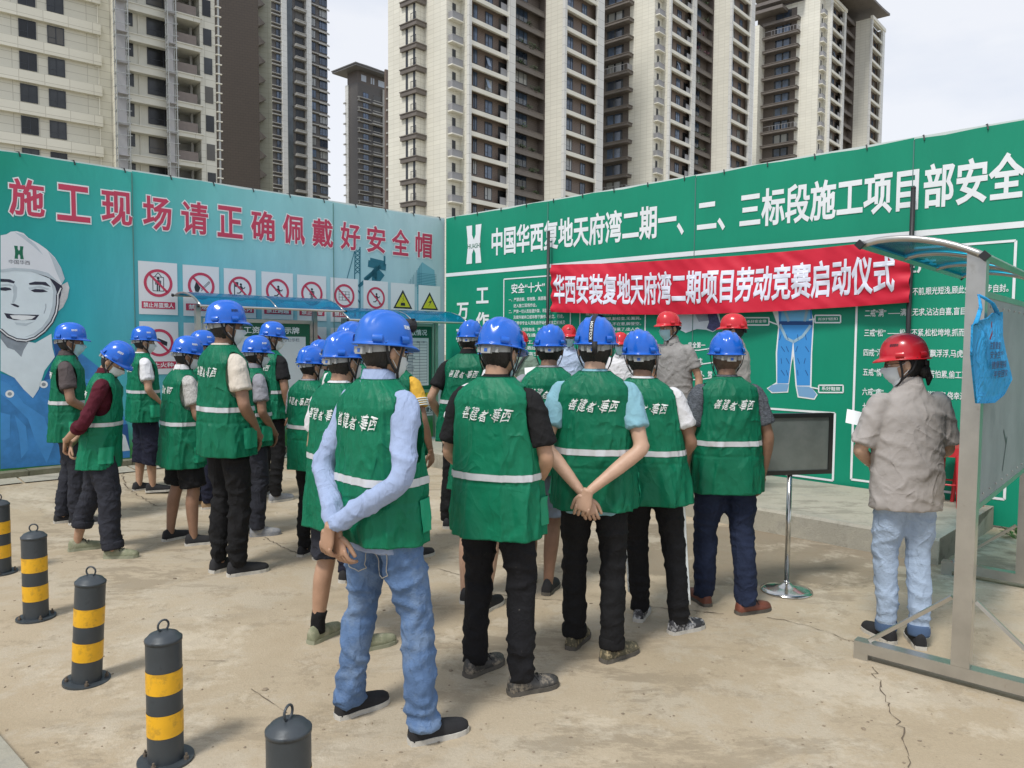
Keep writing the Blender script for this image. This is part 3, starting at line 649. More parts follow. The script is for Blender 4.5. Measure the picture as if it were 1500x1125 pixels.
cp('boot', [(98,898),(120,878),(155,870),(214,872),(205,912),(125,916)], .0335, M_CB); cp('boot', [(258,884),(335,886),(366,928),(352,950),(268,938)], .0335, M_CB)
mb = MB()
for a, b in (((165,545),(200,620)),((200,620),(240,640)),((240,640),(290,610)),((290,610),(335,550)),((190,465),(215,528)),((315,465),(300,528))): wall_line(mb, WR, WR.un(*Q(*a)), WR.un(*Q(*b)), .03, .037)
add('harness', mb, mat('print_harness', srgb(150,185,205), .6), cw)
mb = MB()
for x in (172, 200, 262, 305):
    for k in range(4): wall_line(mb, WR, WR.un(*Q(x, 600+k*65)), WR.un(*Q(x+rnd.uniform(-12,22), 630+k*65)), .006, .0375)
add('crease_lines', mb, M_CLINE, cw)
mb = MB()
for (a, b, c, d, t, tip) in ((-30,105,508,548,'系好安全带',(150,545)),(358,498,495,535,'扣好钮扣',(325,520)),(378,512,878,918,'系好鞋带',(330,888))):
    q = [WR.un(*Q(x, y)) for x, y in ((a,d),(b,d),(b,c),(a,c))]
    for i in range(4): wall_line(mb, WR, q[i], q[(i+1)%4], .014, .037)
    e = Q(b if tip[0] < 300 and a < 0 else a, (c+d)/2); wall_line(mb, WR, WR.un(*e), WR.un(*Q(*tip)), .014, .0385)
    wall_text(mb, WR, t, q[0][0]+.03, q[1][0]-.03, min(q[0][1],q[1][1])+.025, q[2][1]-.02, .037, .012)
add('callouts', mb, M_WHITE, cw, kind='stuff')
V = lambda x, y: (800+x/4.412, 440+y/4.412)
mb = MB(); wall_poly(mb, WR, [V(*p) for p in ((800,60),(1120,60),(1140,170),(1085,205),(1040,190),(980,185),(910,210),(870,190),(860,120))], .030)
gl = add('glove_print', mb, mat('print_glove', srgb(205,215,222), .6, var=.08, vs=8), fR)
mb = MB(); wall_poly(mb, WR, [V(*p) for p in ((1050,90),(1110,85),(1138,165),(1085,200),(1045,180),(1060,140))], .033)
for k in range(12): wall_line(mb, WR, WR.un(*V(960+k*3, 70+k*6)), WR.un(*V(1100, 68+k*5)), .005, .0335)
add('glove_shade', mb, mat('print_purple', srgb(70,70,110), .6, var=.5, vs=30), gl)

# ---- two black poles that carry the red banner, and the banner
BO = .16
def pole(px, ytop, label):
    s_, z_ = WR.un(px, ytop, BO-.05); p = WR.P(s_, 0, BO-.05)
    r = root('banner_pole', (p.x, p.y, 0), label, 'pole', 'poles that hold up the red banner')
    mb = MB(); mb.tube([(p.x, p.y, -.02), (p.x, p.y, z_)], [.022]*2, 12); add('tube', mb, M_BLACK, r, sm=True)
    mb = MB(); mb.box((p.x-.06, p.y-.06, PH), (p.x+.06, p.y+.06, PH+.012)); add('foot_plate', mb, M_STEEL, r)
    mb = MB(); mb.tube([(p.x, p.y, z_), (p.x, p.y, z_+.015)], [.024, .02], 12); add('end_cap', mb, M_BLACK, r)
pole(803.5, 340, 'slim black pole at the left end of the red banner'); pole(1338, 276, 'taller black pole at the right end of the red banner')
bs0, bs1 = WR.un(808, 420, BO)[0], WR.un(1334, 400, BO)[0]
bzt0, bzb0 = WR.un(808,388,BO)[1], WR.un(808,457,BO)[1]; bzt1, bzb1 = WR.un(1334,349,BO)[1], WR.un(1334,443,BO)[1]
def ban(u, v):                               # u along, v up (0..1)
    zt_ = bzt0+(bzt1-bzt0)*u - .05*math.sin(math.pi*u); zb_ = bzb0+(bzb1-bzb0)*u - .07*math.sin(math.pi*u)
    s_ = bs0+(bs1-bs0)*u; z = zb_+(zt_-zb_)*v
    n_ = noise.noise(Vector((u*9, v*2.2, 1.3)))*.035 + noise.noise(Vector((u*34+v*6, v*3, 5)))*.011
    e = math.exp(-u*30)+math.exp(-(1-u)*30); n_ += e*.02*math.sin(v*24)
    return WR.P(s_, z, BO + n_ + .03*math.sin(u*13+v*1.5))
nu, nv = 220, 20
vs = [ban(i/nu, j/nv) for i in range(nu+1) for j in range(nv+1)]
fs = [(i*(nv+1)+j, (i+1)*(nv+1)+j, (i+1)*(nv+1)+j+1, i*(nv+1)+j+1) for i in range(nu) for j in range(nv)]
bn = root('red_banner', tuple(WR.P(bs0, 0, BO)), 'long red cloth banner with white characters strung in front of the green hoarding', 'banner')
mb = MB(); mb.add(vs, fs); mb.add([p-WR.n*.003 for p in vs], fs)
add('cloth', mb, mat('banner_red', srgb(205, 22, 52), .55, var=.06, vs=2, bump=.15, bs=6), bn, sm=True)
vs, fs = fit_text('华西安装复地天府湾二期项目劳动竞赛启动仪式', 0, 1, 0, 1, .028)
bm = bmesh.new(); bv = [bm.verts.new((x*8, y, h)) for x, y, h in vs]
for f in fs:
    try: bm.faces.new([bv[i] for i in f])
    except ValueError: pass
for k in range(1, 160):
    bmesh.ops.bisect_plane(bm, geom=bm.verts[:]+bm.edges[:]+bm.faces[:], plane_co=(k*.05,0,0), plane_no=(1,0,0), dist=1e-6)
for k in range(1, 8):
    bmesh.ops.bisect_plane(bm, geom=bm.verts[:]+bm.edges[:]+bm.faces[:], plane_co=(0,k/8,0), plane_no=(0,1,0), dist=1e-6)
bm.verts.index_update(); mb = MB()
u0, u1 = .012, .972
mb.add([ban(u0+(u1-u0)*v.co.x/8, .17+.63*v.co.y - .02*v.co.x/8*0) + WR.n*(.006+.002*v.co.z) for v in bm.verts], [tuple(v.index for v in f.verts) for f in bm.faces]); bm.free()
add('banner_lettering', mb, mat('banner_white', srgb(225,228,242), .6), bn, sm=True)

# ================================================================== APARTMENT TOWERS
def tile_mat(name, c, joint, bw=.9, bh=.45, rough=.55, mort=.035):
    m = bpy.data.materials.new(name); m.use_nodes = True; nt = m.node_tree; b = nt.nodes['Principled BSDF']; N = nt.nodes.new; L = nt.links.new
    tc = N('ShaderNodeTexCoord'); sx = N('ShaderNodeSeparateXYZ'); L(tc.outputs['Object'], sx.inputs[0])
    ad = N('ShaderNodeMath'); ad.operation = 'ADD'; L(sx.outputs[0], ad.inputs[0]); L(sx.outputs[1], ad.inputs[1])
    cb = N('ShaderNodeCombineXYZ'); L(ad.outputs[0], cb.inputs[0]); L(sx.outputs[2], cb.inputs[1])
    br = N('ShaderNodeTexBrick'); br.inputs['Scale'].default_value = 1; br.inputs['Brick Width'].default_value = bw; br.inputs['Row Height'].default_value = bh
    br.inputs['Mortar Size'].default_value = mort; br.offset = 0.0 if bw > 1 else .5
    br.inputs['Color1'].default_value = (*c, 1); br.inputs['Color2'].default_value = (*[k*.93 for k in c], 1); br.inputs['Mortar'].default_value = (*joint, 1)
    L(cb.outputs[0], br.inputs['Vector'])
    n = N('ShaderNodeTexNoise'); n.inputs['Scale'].default_value = .12; n.inputs['Detail'].default_value = 8; L(tc.outputs['Object'], n.inputs['Vector'])
    r = N('ShaderNodeValToRGB'); r.color_ramp.elements[0].color = (.82,.82,.80,1); r.color_ramp.elements[1].color = (1.1,1.1,1.08,1); L(n.outputs[0], r.inputs[0])
    x = N('ShaderNodeMix'); x.data_type = 'RGBA'; x.blend_type = 'MULTIPLY'; x.inputs[0].default_value = 1; L(br.outputs[0], x.inputs[6]); L(r.outputs[0], x.inputs[7])
    L(x.outputs[2], b.inputs['Base Color']); b.inputs['Roughness'].default_value = rough; return m
T_BEIGE = tile_mat('beige_cladding', (.80,.78,.70), (.60,.58,.50), 1.25, .62, mort=.028)
T_BROWN = tile_mat('brown_cladding', (.155,.13,.115), (.11,.09,.08), .6, .3)
T_LOGG = tile_mat('loggia_brown', (.20,.15,.125), (.14,.11,.095), .5, .25)
T_BAND = mat('band_cream', (.76,.74,.65), .6, var=.08, vs=.3)
T_PIL = tile_mat('pilaster_white', (.74,.74,.72), (.5,.5,.48), 3, 1.3, mort=.04)
T_DARK = mat('frame_dark', (.03,.035,.045), .4)
T_GLASS = mat('window_glass', (.05,.075,.12), .06, spec=1.0, var=.6, vs=.35)
T_DGLASS = mat('dark_opening', (.018,.02,.022), .25, var=.5, vs=.5)
vary(T_GLASS, .5, 2.2, (.30,.31,.30), .18); vary(T_DGLASS, .5, 2.6, (.10,.095,.085), .2)
T_RAIL = mat('railing_grey', (.30,.30,.31), .4, var=.1, vs=2)
T_BRSLAB = mat('balcony_brown', (.16,.14,.125), .6, var=.15, vs=.8)
T_LEAF = mat('leaf', (.035,.06,.02), .6, var=.6, vs=2.5)
T_LEAF2 = mat('leaf_reddish', (.11,.03,.05), .6, var=.5, vs=2.5)
T_GREY = mat('render_grey', (.40,.40,.38), .7, var=.1, vs=.2)

SHARED = {}
def shared(key, fn, mats, sm=False):
    if key not in SHARED: mb = MB(); fn(mb); SHARED[key] = mesh_of(key, mb, mats, sm)
    return SHARED[key]
def piece(name, me, parent, loc=(0,0,0)):
    o = bpy.data.objects.new(name, me); C.objects.link(o); o.parent = parent; o.location = loc; return o
def part(name, mb, m, parent): return add(name, mb, m, parent, world=False)
def window(parent, x, y, z, w_, h, split=(.5,), key='w', glass=None):
    """frame 0.08 proud of the wall at y, glass as a sub-part"""
    def fr(mb):
        t = .07
        mb.box((0,-.08,0),(w_,.0,t)).box((0,-.08,h-t),(w_,0,h)).box((0,-.08,t),(t,0,h-t)).box((w_-t,-.08,t),(w_,0,h-t))
        for q in split: mb.box((w_*q-t/2,-.08,t),(w_*q+t/2,0,h-t))
        mb.box((t, -.06, h*.32), (w_*split[0]-t/2, -.01, h*.32+.05))
    f = piece('window', shared(f'frame_{w_}_{h}_{split}', fr, T_DARK), parent, (x, y, z))
    piece('pane', shared(f'pane_{w_}_{h}', lambda mb: mb.box((.07,-.04,.07),(w_-.07,-.02,h-.07)), glass or T_GLASS), f)
    return f
def frame_of(px, D, z0, yaw): return ((px-750)/F*D, D, z0), R(90-yaw)
def foliage(mb, c, r, n, rr):
    for _ in range(n):
        a = rr.uniform(0, 6.28); e = rr.uniform(-1, 1); q = rr.random()**.5
        p = Vector((c[0]+r[0]*q*math.cos(a)*math.sqrt(1-e*e), c[1]+r[1]*q*math.sin(a)*math.sqrt(1-e*e), c[2]+r[2]*q*e))
        d1 = Vector((rr.uniform(-1,1), rr.uniform(-1,1), rr.uniform(-.6,1))).normalized(); d2 = d1.orthogonal().normalized()
        s_ = rr.uniform(.12, .26); mb.add([p-d1*s_, p+d2*s_*.5, p+d1*s_, p-d2*s_*.5], [(0,1,2,3)])

def sawtooth_tower(loc, rz, label, k0, k1, variant, top=None):
    """local axes: x runs to the right and away, y to the left and away; the near corner stands at the origin"""
    b = root('apartment_tower', loc, label, 'building', 'beige apartment towers in a row', rz)
    ZB, ZTP = -2., (top if top else 3*k1+.45)
    H = ZTP
    A0, A1, RC, B0, B1 = 2.6, 12.0, 18.9, 18.9, 28.9       # stations along x
    wall = MB()
    DP = 10.1 if variant == 1 else 14; wall.box((0,.0,ZB),(2.6,DP,H)); wall.box((-1.5, 4.4, ZB), (-.0, 10.2, H)) if variant == 1 else None
    wall.box((2.6,1.0,ZB),(28.9,DP,H-.02))
    wall.box((2.6,-1.6,ZB),(2.95,.99,H)); wall.box((18.9+.9,-3.9,ZB),(28.9,.98,H-.01))
    wall.box((18.9,-5.2,ZB),(19.3,-1.65,H)); wall.box((28.3,-5.2,ZB),(28.9,-3.9,H))
    part('wall', wall, T_BEIGE, b)
    br = MB(); br.box((11.4,-.3,ZB),(18.9,.98,H-.3)); br.box((18.9,-1.64,ZB),(19.75,.97,H-.2)); br.box((11.9,-1.58,ZB),(12.05,-.3,H-.3)); part('recess_wall', br, T_BROWN, b)
    lo = MB(); lo.box((2.96,-.5,ZB),(11.38,.97,H-.4)); lo.box((19.31,-4.1,ZB),(28.28,-3.91,H-.4)); part('loggia_wall', lo, T_LOGG, b)
    for x0, x1, y0 in ((2.5,3.0,-1.75),(10.6,11.95,-1.75),(18.8,19.35,-5.35),(27.2,28.95,-5.35)):
        mb = MB(); mb.box((x0,y0,ZB),(x1,y0+.45,H+.25)); part('pilaster', mb, T_PIL, b)
    for (x0, x1, y0) in ((3.0,10.6,-1.6),(19.35,27.2,-5.2)):
        me = shared(f'band{x0}', lambda mb: mb.box((x0,y0-.02,-.58),(x1,y0+.24,0)).box((x0,y0+.24,-.2),(x1,y0+1.09,-.02)), T_BAND)
        for k in range(k0, k1+1): piece('floor_band', me, b, (0,0,3*k+.45))
    me = shared('recess_band', lambda mb: mb.box((12.05,-1.5,-.75),(18.88,-1.3,-.05)).box((12.05,-1.56,-.05),(18.86,-1.24,.03)).box((12.05,-1.3,-.3),(18.88,-.3,-.1)), T_BRSLAB)
    for k in range(k0, k1+1): piece('recess_band', me, b, (0,0,3*k+.1))
    rr = random.Random(variant)
    for k in range(k0, k1):
        f = 3*k+.45
        window(b, 4.5, -.5, f+.6, .8, 1.9, (.4,)); window(b, 6.9, -.5, f+.5, 1.5, 1.75, (.42,))
        mb = shared('door_dark', lambda mb: mb.box((0,-.05,0),(1.5,.0,2.15)), T_DGLASS); piece('balcony_door', mb, b, (9.7,-.5,f+.05))
        piece('railing', shared('rail_a', lambda mb: mb.box((0,-.03,0),(1.25,.03,1.05)).box((0,-.05,1.05),(1.25,.05,1.1)), T_RAIL), b, (9.35,-1.25,f+.02))
        window(b, 20.9, -4.1, f+.55, 1.5, 1.8, (.6,)); window(b, 24.6, -4.1, f+.5, 1.3, 1.75, (.45,))
        window(b, 13.3, -.3, f+.5, 2.9, 1.7, (.33,.7))
        if rr.random() < .18:                # a top-hung sash standing open
            piece('open_sash', shared('sash', lambda mb: mb.add([(0,0,1.2),(.6,0,1.2),(.6,-.5,0),(0,-.5,0)], [(0,1,2,3)]).add([(0,.03,1.2),(.6,.03,1.2),(.6,-.47,0),(0,-.47,0)], [(0,1,2,3)]), mat('sash_glass', (.35,.45,.6), .08, spec=1)), b, (7.0,-.62,f+.8))
        # slot window and mini balcony on the short return face
        piece('slot_window', shared('slot', lambda mb: mb.box((0,-.05,0),(.62,-.003,2.2)), T_DARK if k % 5 else T_GLASS), b, (1.05,0,f-.6))
        bal = piece('mini_balcony', shared('minislab', lambda mb: mb.box((.25,-.85,0),(2.35,-.004,.16)), T_BAND), b, (0,0,f-.85))
        piece('railing', shared('minirail', lambda mb: [mb.box((.3,-.82,.16),(2.3,-.79,1.0)), mb.box((.3,-.79,.16),(.33,-.02,1.0)), mb.box((.27,-.85,1.0),(2.33,-.77,1.05))], T_RAIL), bal)
        # wrap-round brown balcony on the left return
        if variant == 1:
            sl = piece('corner_balcony', shared('cornerslab', lambda mb: mb.box((-1.9,3.9,0),(-.1,7.2,.55)).box((-2.0,3.8,.55),(-.05,7.3,.66)), T_BRSLAB), b, (0,0,f-1.0))
            piece('railing', shared('cornerrail', lambda mb: [mb.box((-1.85,4.0+q*.5,.66),(-1.8,4.06+q*.5,1.6)) for q in range(3)] + [mb.box((-1.86,4.0,1.6),(-1.79,5.1,1.66))], T_DARK), sl)
            piece('slot_window', shared('slot1', lambda mb: mb.box((-.05,0,0),(-.003,.42,2.45)), T_DARK), b, (-1.5,4.5,f-.35))
            piece('slot_window', SHARED['slot1'], b, (-1.5,6.0,f-.35))
        else:
            sl = piece('corner_balcony', shared('cornerslab2', lambda mb: mb.box((-1.6,4.2,0),(-.004,12.,.45)).box((-1.7,4.1,.45),(-.002,12.1,.56)), T_BRSLAB), b, (0,0,f-1.0))
            piece('balcony_opening', shared('cornerop', lambda mb: mb.box((-.06,0,0),(-.003,3.6,2.1)), T_DGLASS), b, (0,6.2,f-.3))
            if k % 7 == 2: piece('railing', shared('cornerrail2', lambda mb: [mb.box((-1.55,4.4+q*.7,.56),(-1.5,4.46+q*.7,1.6)) for q in range(9)] + [mb.box((-1.56,4.4,1.6),(-1.49,11.5,1.66)), mb.box((-1.5,4.3,.56),(-.1,4.36,1.6))], T_RAIL), sl)
    if variant < 3:
        for k in range(k0, k1):
            mb = MB(); 
            for _ in range(rr.randint(1, 3)): foliage(mb, (rr.uniform(12.6, 17.5), -1.45, 3*k+.45+rr.uniform(-.1,.25)), (rr.uniform(.5,1.3), .35, rr.uniform(.25,.6)), 45 if variant == 1 else 22, rr)
            part('balcony_foliage', mb, T_LEAF2 if rr.random() < .12 else T_LEAF, b)['kind'] = 'stuff'
    if variant != 1:
        mb = MB(); mb.box((-.02,5.0,ZB),(0.0,14,H-1)); part('recess_wall', mb, T_BROWN, b)
        for k in range(k0, k1): piece('recess_window', shared('rwin', lambda mb: mb.box((-.1,6.6,.3),(-.061,7.8,2.0)).box((-.1,8.2,.3),(-.061,9.4,2.0)), T_GLASS), b, (0,0,3*k+.15))
        mb = MB(); mb.box((-3.2,12.2,ZB),(-.03,13.2,H-4)); part('pilaster', mb, T_BEIGE, b)
    if top:
        mb = MB()
        for (x0,x1,y0) in ((2.4,12.1,-1.9),(18.7,29.1,-5.5)): mb.box((x0,y0,H-.3),(x1,y0+.6,H+.45))
        part('parapet', mb, T_BAND, b)
        mb = MB(); mb.box((3,1,H-.1),(28.0,13,H+2.7)); part('roof_storey', mb, T_BROWN, b)
        mb = MB()                            # swept brown roof with deep eaves
        def roof(x0, x1, y0, y1, z, up):
            n = 10
            for i in range(n):
                a, c_ = i/n, (i+1)/n; za, zc = z+up*(2*abs(a-.5))**2, z+up*(2*abs(c_-.5))**2
                xa, xc = x0+(x1-x0)*a, x0+(x1-x0)*c_
                mb.add([(xa,y0,za),(xc,y0,zc),(xc,y1,zc),(xa,y1,za),(xa,y0,za+.5),(xc,y0,zc+.5),(xc,y1,zc+.5),(xa,y1,za+.5)],
                       [(3,2,1,0),(4,5,6,7),(0,1,5,4),(2,3,7,6)] + ([(3,0,4,7)] if i == 0 else []) + ([(1,2,6,5)] if i == n-1 else []))
        roof(-1.2, 28.6, -6.4, 15, H+2.4, .8); mb.box((-2.4,3.2,H+.4),(.2,15,H+1.1)); mb.box((-3.4,7,H-1.6),(-.1,16,H-.9))
        part('roof', mb, T_BRSLAB, b)
        mb = MB(); mb.box((3.5,2,H+3.9),(20,12,H+7)); part('roof_house', mb, T_BROWN, b)
    return b
YW = 41.1
l1, r1 = frame_of(653, 102, -.4, YW)
sawtooth_tower(l1, r1, 'nearest beige tower with planted balconies, rising straight behind the fence corner', 4, 25, 1)
l2, r2 = frame_of(950, 133, 1.45, YW)
sawtooth_tower(l2, r2, 'middle beige tower, just right of the nearest one, above the banner', 5, 25, 2)
l3, r3 = frame_of(1186, 167, 1.4, YW)
sawtooth_tower(l3, r3, 'farthest beige tower on the right, with its dark swept roof in view', 6, 25, 3, top=75.45)

# ---- unfinished block on the left with hoist masts
lb, rb = frame_of(181, 76, 0, 49.8)
b = root('apartment_block', lb, 'cream unfinished apartment block with scaffold masts and empty windows, at the left edge', 'building', None, rb)
ua = (math.cos(rb), math.sin(rb)); va = (-math.sin(rb), math.cos(rb))
def lx(px, y=0.):                            # local x of a column of the photo on the face at local y
    k = (px-750)/F; ox, oy = lb[0]+va[0]*y, lb[1]+va[1]*y
    return (k*oy-ox)/(ua[0]-k*ua[1])
T_CREAM = tile_mat('cream_cladding', (.72,.70,.61), (.48,.46,.39), 2.1, .75, mort=.028)
T_CREAM2 = mat('cream_render', (.66,.65,.57), .7, var=.06, vs=.5)
T_CREAM3 = tile_mat('cream_cladding_light', (.68,.67,.60), (.48,.47,.4), 1.7, .75, mort=.03)
YF = 2.2                                     # the long left face stands 2.2 m further back
xe = lx(322)
K0, K1 = 4, 16
LZ = 35.3-33                                 # level of the storey lines
mb = MB(); mb.box((-34, YF, -2), (-.0, 16, 60)); mb.box((-.001, .0, -2), (.35, 16, 60)); part('wall', mb, T_CREAM, b)
mb = MB(); mb.box((.351, 1.2, -2), (lx(258), 16, 60)); part('wall', mb, T_CREAM2, b)
mb = MB(); mb.box((lx(300), .02, -2), (xe, 16, 60)); part('wall', mb, T_CREAM3, b)
mb = MB(); mb.box((lx(259)-.25, .03, -2), (lx(262), 16, 60)); mb.box((lx(262), 2.6, -2), (lx(300), 16, 60)); part('loggia_wall', mb, T_GREY, b)
xa, xb = lx(192, .4), lx(253, .4); xc, xd = lx(263), lx(302)
for k in range(K0, K1+1):
    z = LZ+3*k
    if k < 16:
        piece('ledge', shared('ledge', lambda mb: mb.box((-34, YF-.45, -1.05), (-1.0, YF-.003, 0)), T_CREAM), b, (0,0,z+.6))
        for px in (41, 82): window(b, lx(px, YF), YF, z+.78, 1.42, 1.65, (.5,), glass=T_DGLASS)
        piece('downpipe', shared('pipe_short', lambda mb: mb.tube([(-1.2,YF-.12,.75),(-1.2,YF-.12,2.6)], [.05,.05], 6).tube([(-1.55,YF-.12,2.4),(-1.2,YF-.12,2.55)], [.05,.05], 6), T_BAND), b, (0,0,z))
    piece('floor_band', shared('lband', lambda mb: mb.box((xa, .3, -.75), (xb, 1.199, 0)).box((xa,.22,-.08),(xb,.3,.0)), T_CREAM2), b, (0,0,z))
    piece('opening', shared('op1', lambda mb: mb.box((0,-.05,0),(.75,.0,1.5)), T_DGLASS), b, (xa+.25,1.195,z+.95))
    mb_ = shared('drain_pipe', lambda mb: mb.tube([(0,-.1,0),(0,-.1,2.2)], [.05,.05], 6), T_BAND); piece('downpipe', mb_, b, (xa+1.5,1.19,z+.02))
    window(b, xa+2.3, 1.19, z+.55, 2.3, 1.75, (.68,), glass=T_DGLASS)
    piece('balcony_slab', shared('lslab', lambda mb: mb.box((xc,-.45,-.55),(xd-.2,2.59,-.12)).box((xc,-.55,-.12),(xd,-.3,0)), T_CREAM3), b, (0,0,z))
    piece('parapet', shared('lpar', lambda mb: mb.box((xc,-.35,0),(xd-.6,-.22,1.0)), mat('parapet_brown', (.20,.17,.155), .7, var=.1, vs=2)), b, (0,0,z))
    piece('post', shared('lpost', lambda mb: mb.box((xd-.75,1.4,0),(xd-.5,1.7,2.45)), T_GREY), b, (0,0,z))
    piece('opening', shared('op2', lambda mb: mb.box((0,-.05,0),(.85,.0,1.7)), T_DGLASS), b, (lx(303.5+(12-k)*.7),.02,z+.5))
    piece('opening', shared('op3', lambda mb: mb.box((0,-.05,0),(1.3,.0,.7)), T_DGLASS), b, (xc+.8,2.6,z+.95))
def mast(px, wd, label):
    x = lx(px, -.2); wx, wy = lb[0]+ua[0]*x-va[0]*.9, lb[1]+ua[1]*x-va[1]*.9
    r = root('scaffold_mast', (wx, wy, 0), label, 'scaffolding', 'scaffold masts on the unfinished block', rb)
    for dx in (-wd/2, wd/2):
        for dy in (-.35, .35): mb = MB(); mb.tube([(dx,dy,-.3),(dx,dy,56)], [.06]*2, 6); part('standard', mb, M_STEEL, r)
    me = shared(f'mastrung{wd}', lambda mb: [mb.tube([(-wd/2-.2,-.35,0),(wd/2+.2,-.35,.12)], [.045]*2, 5), mb.tube([(-wd/2,-.35,0),(-wd/2,.35,0)], [.04]*2, 5), mb.tube([(wd/2,-.35,.1),(wd/2,.35,.1)], [.04]*2, 5), mb.tube([(-wd/2-.1,.35,0),(wd/2+.1,.35,0)], [.04]*2, 5)], M_STEEL)
    me2 = shared(f'masttray{wd}', lambda mb: mb.box((-wd/2,-.3,0),(wd/2,.3,.1)), mat('mast_net', (.40,.40,.41), .7))
    for k in range(14, 46): piece('ledger', me, r, (0,0,k*1.2))
    for k in range(6, 17): piece('platform', me2, r, (0,0,LZ+3*k-.6))
    mb = MB(); mb.box((-wd/2+.1,.3,10),(wd/2-.1,.34,56)); part('netting', mb, mat('mast_net', (0,0,0)), r)
mast(185, 1.1, 'left scaffold mast, at the corner of the cream block'); mast(256, .8, 'right scaffold mast, beside the brown balconies of the cream block')
r = root('rain_pipe', (lb[0]+ua[0]*(xe+.3), lb[1]+ua[1]*(xe+.3), 0), 'grey clamped pipe running up the right edge of the cream block', 'pipe', None, rb)
mb = MB(); mb.tube([(0,-.1,0),(0,-.1,58)], [.12,.12], 8); part('tube', mb, M_STEEL, r)
for k in range(14, 56): piece('clamp', shared('pclamp', lambda mb: mb.box((-.28,-.25,0),(.3,.05,.1)), T_BAND), r, (0,0,k))

# ---- dark brown blank-walled tower behind it
def simple_root(px, D, yaw, label, cat='building', group=None): l, rr_ = frame_of(px, D, 0, yaw); return root('apartment_tower', l, label, cat, group, rr_), l, rr_
def lxf(l, rz, px, y=0.):
    k = (px-750)/F; ua_ = (math.cos(rz), math.sin(rz)); va_ = (-math.sin(rz), math.cos(rz))
    ox, oy = l[0]+va_[0]*y, l[1]+va_[1]*y; return (k*oy-ox)/(ua_[0]-k*ua_[1])
b, l, rz = simple_root(318, 120, 66, 'tower with tall blank dark brown wall, beside the cream block')
x1, x2 = lxf(l, rz, 384), lxf(l, rz, 404)
mb = MB(); mb.box((-1.5,0,-2),(x1,14,92)); part('wall', mb, tile_mat('dark_brown_cladding', (.075,.058,.046), (.05,.04,.034), .8, .4), b)
mb = MB(); mb.box((x1+.001,1.2,-2),(x2,13.9,92)); part('wall', mb, tile_mat('olive_cladding', (.33,.33,.27), (.25,.25,.2), 1.6, .8), b)
for k in range(4, 28):
    piece('fin', shared('fin', lambda mb: mb.add([(x1,-.1,0),(x1,1.2,0),(x1,1.2,1.5),(x1,-.1,1.5),(x1+1.15,.55,.75)], [(3,2,1,0),(0,1,4),(1,2,4),(2,3,4),(3,0,4)]), T_BRSLAB), b, (0,0,3*k+.6))
# ---- slim towers further away
b, l, rz = simple_root(402, 188, 41.5, 'slim dark grey tower with banded windows and white pilasters, left of the sky gap', )
X = lambda px, y=0.: lxf(l, rz, px, y)
x = [X(p) for p in (402, 415, 422, 432, 434, 450, 457, 482)]
HT = 105
M_DG = tile_mat('dark_grey_cladding', (.12,.11,.105), (.09,.085,.08), 1, .5)
M_LB = mat('ledge_grey', (.42,.41,.38), .6, var=.1, vs=.5)
mb = MB(); mb.box((x[0],0,-2),(x[7],14,HT)); part('wall', mb, M_DG, b)
for a, c_ in ((x[1], x[2]), (x[5], x[6])): mb = MB(); mb.box((a,-.9,-2),(c_,-.004,HT)); part('pilaster', mb, T_PIL, b)
mb = MB(); mb.box((x[2],-.2,-2),(x[3],-.003,HT)); part('glazing', mb, mat('curtain_glass', (.05,.065,.07), .15, spec=1, var=.5, vs=.4), b)
for k in range(8, 35):
    z = 3*k
    piece('ledge', shared('s_l1', lambda mb: mb.box((x[0]-.1,-.7,0),(x[1]-.05,-.003,.22)).box((x[0]-.1,-.6,.95),(x[1]-.05,-.003,1.1)), M_LB), b, (0,0,z))
    window(b, x[0]+1.3, -.005, z+1.2, 1.7, 1.7, (.45,)) 
    piece('balcony_slab', shared('s_l2', lambda mb: mb.box((x[4],-1.1,0),(x[5]-.05,-.003,.5)).box((x[4],-1.2,.5),(x[5]-.05,-.9,.62)), M_LB), b, (0,0,z))
    piece('balcony_opening', shared('s_op', lambda mb: mb.box((x[4]+.5,-.05,.6),(x[5]-.4,-.002,2.7)), T_DGLASS), b, (0,0,z))
    piece('ledge', shared('s_l3', lambda mb: mb.box((x[6]+.02,-.55,0),(x[7]+.1,-.003,.25)).box((x[6]+2.4,-.75,-.3),(x[7]+.3,-.556,.0)), M_LB), b, (0,0,z))
    window(b, x[6]+.35, -.005, z+.85, 1.4, 1.9, (.5,)); window(b, x[6]+2.9, -.005, z+.85, 2.4, 1.9, (.3,.75))
b, l, rz = simple_root(525.5, 224, 41.5, 'slim dark tower with an overhanging pitched-looking roof, standing alone in the gap of sky')
x = [lxf(l, rz, p) for p in (525.5, 543, 560, 567)]
ly = (525.5-505)/1100*224*1.35
HT = 77
mb = MB(); mb.box((0,0,-2),(x[3],ly,HT)); part('wall', mb, M_DG, b)
mb = MB(); mb.box((-.3,ly-1.4,-2),(-.003,ly,HT)); part('pilaster', mb, T_PIL, b); mb = MB(); mb.box((x[2],-.5,-2),(x[3],-.003,HT)); part('pilaster', mb, M_LB, b)
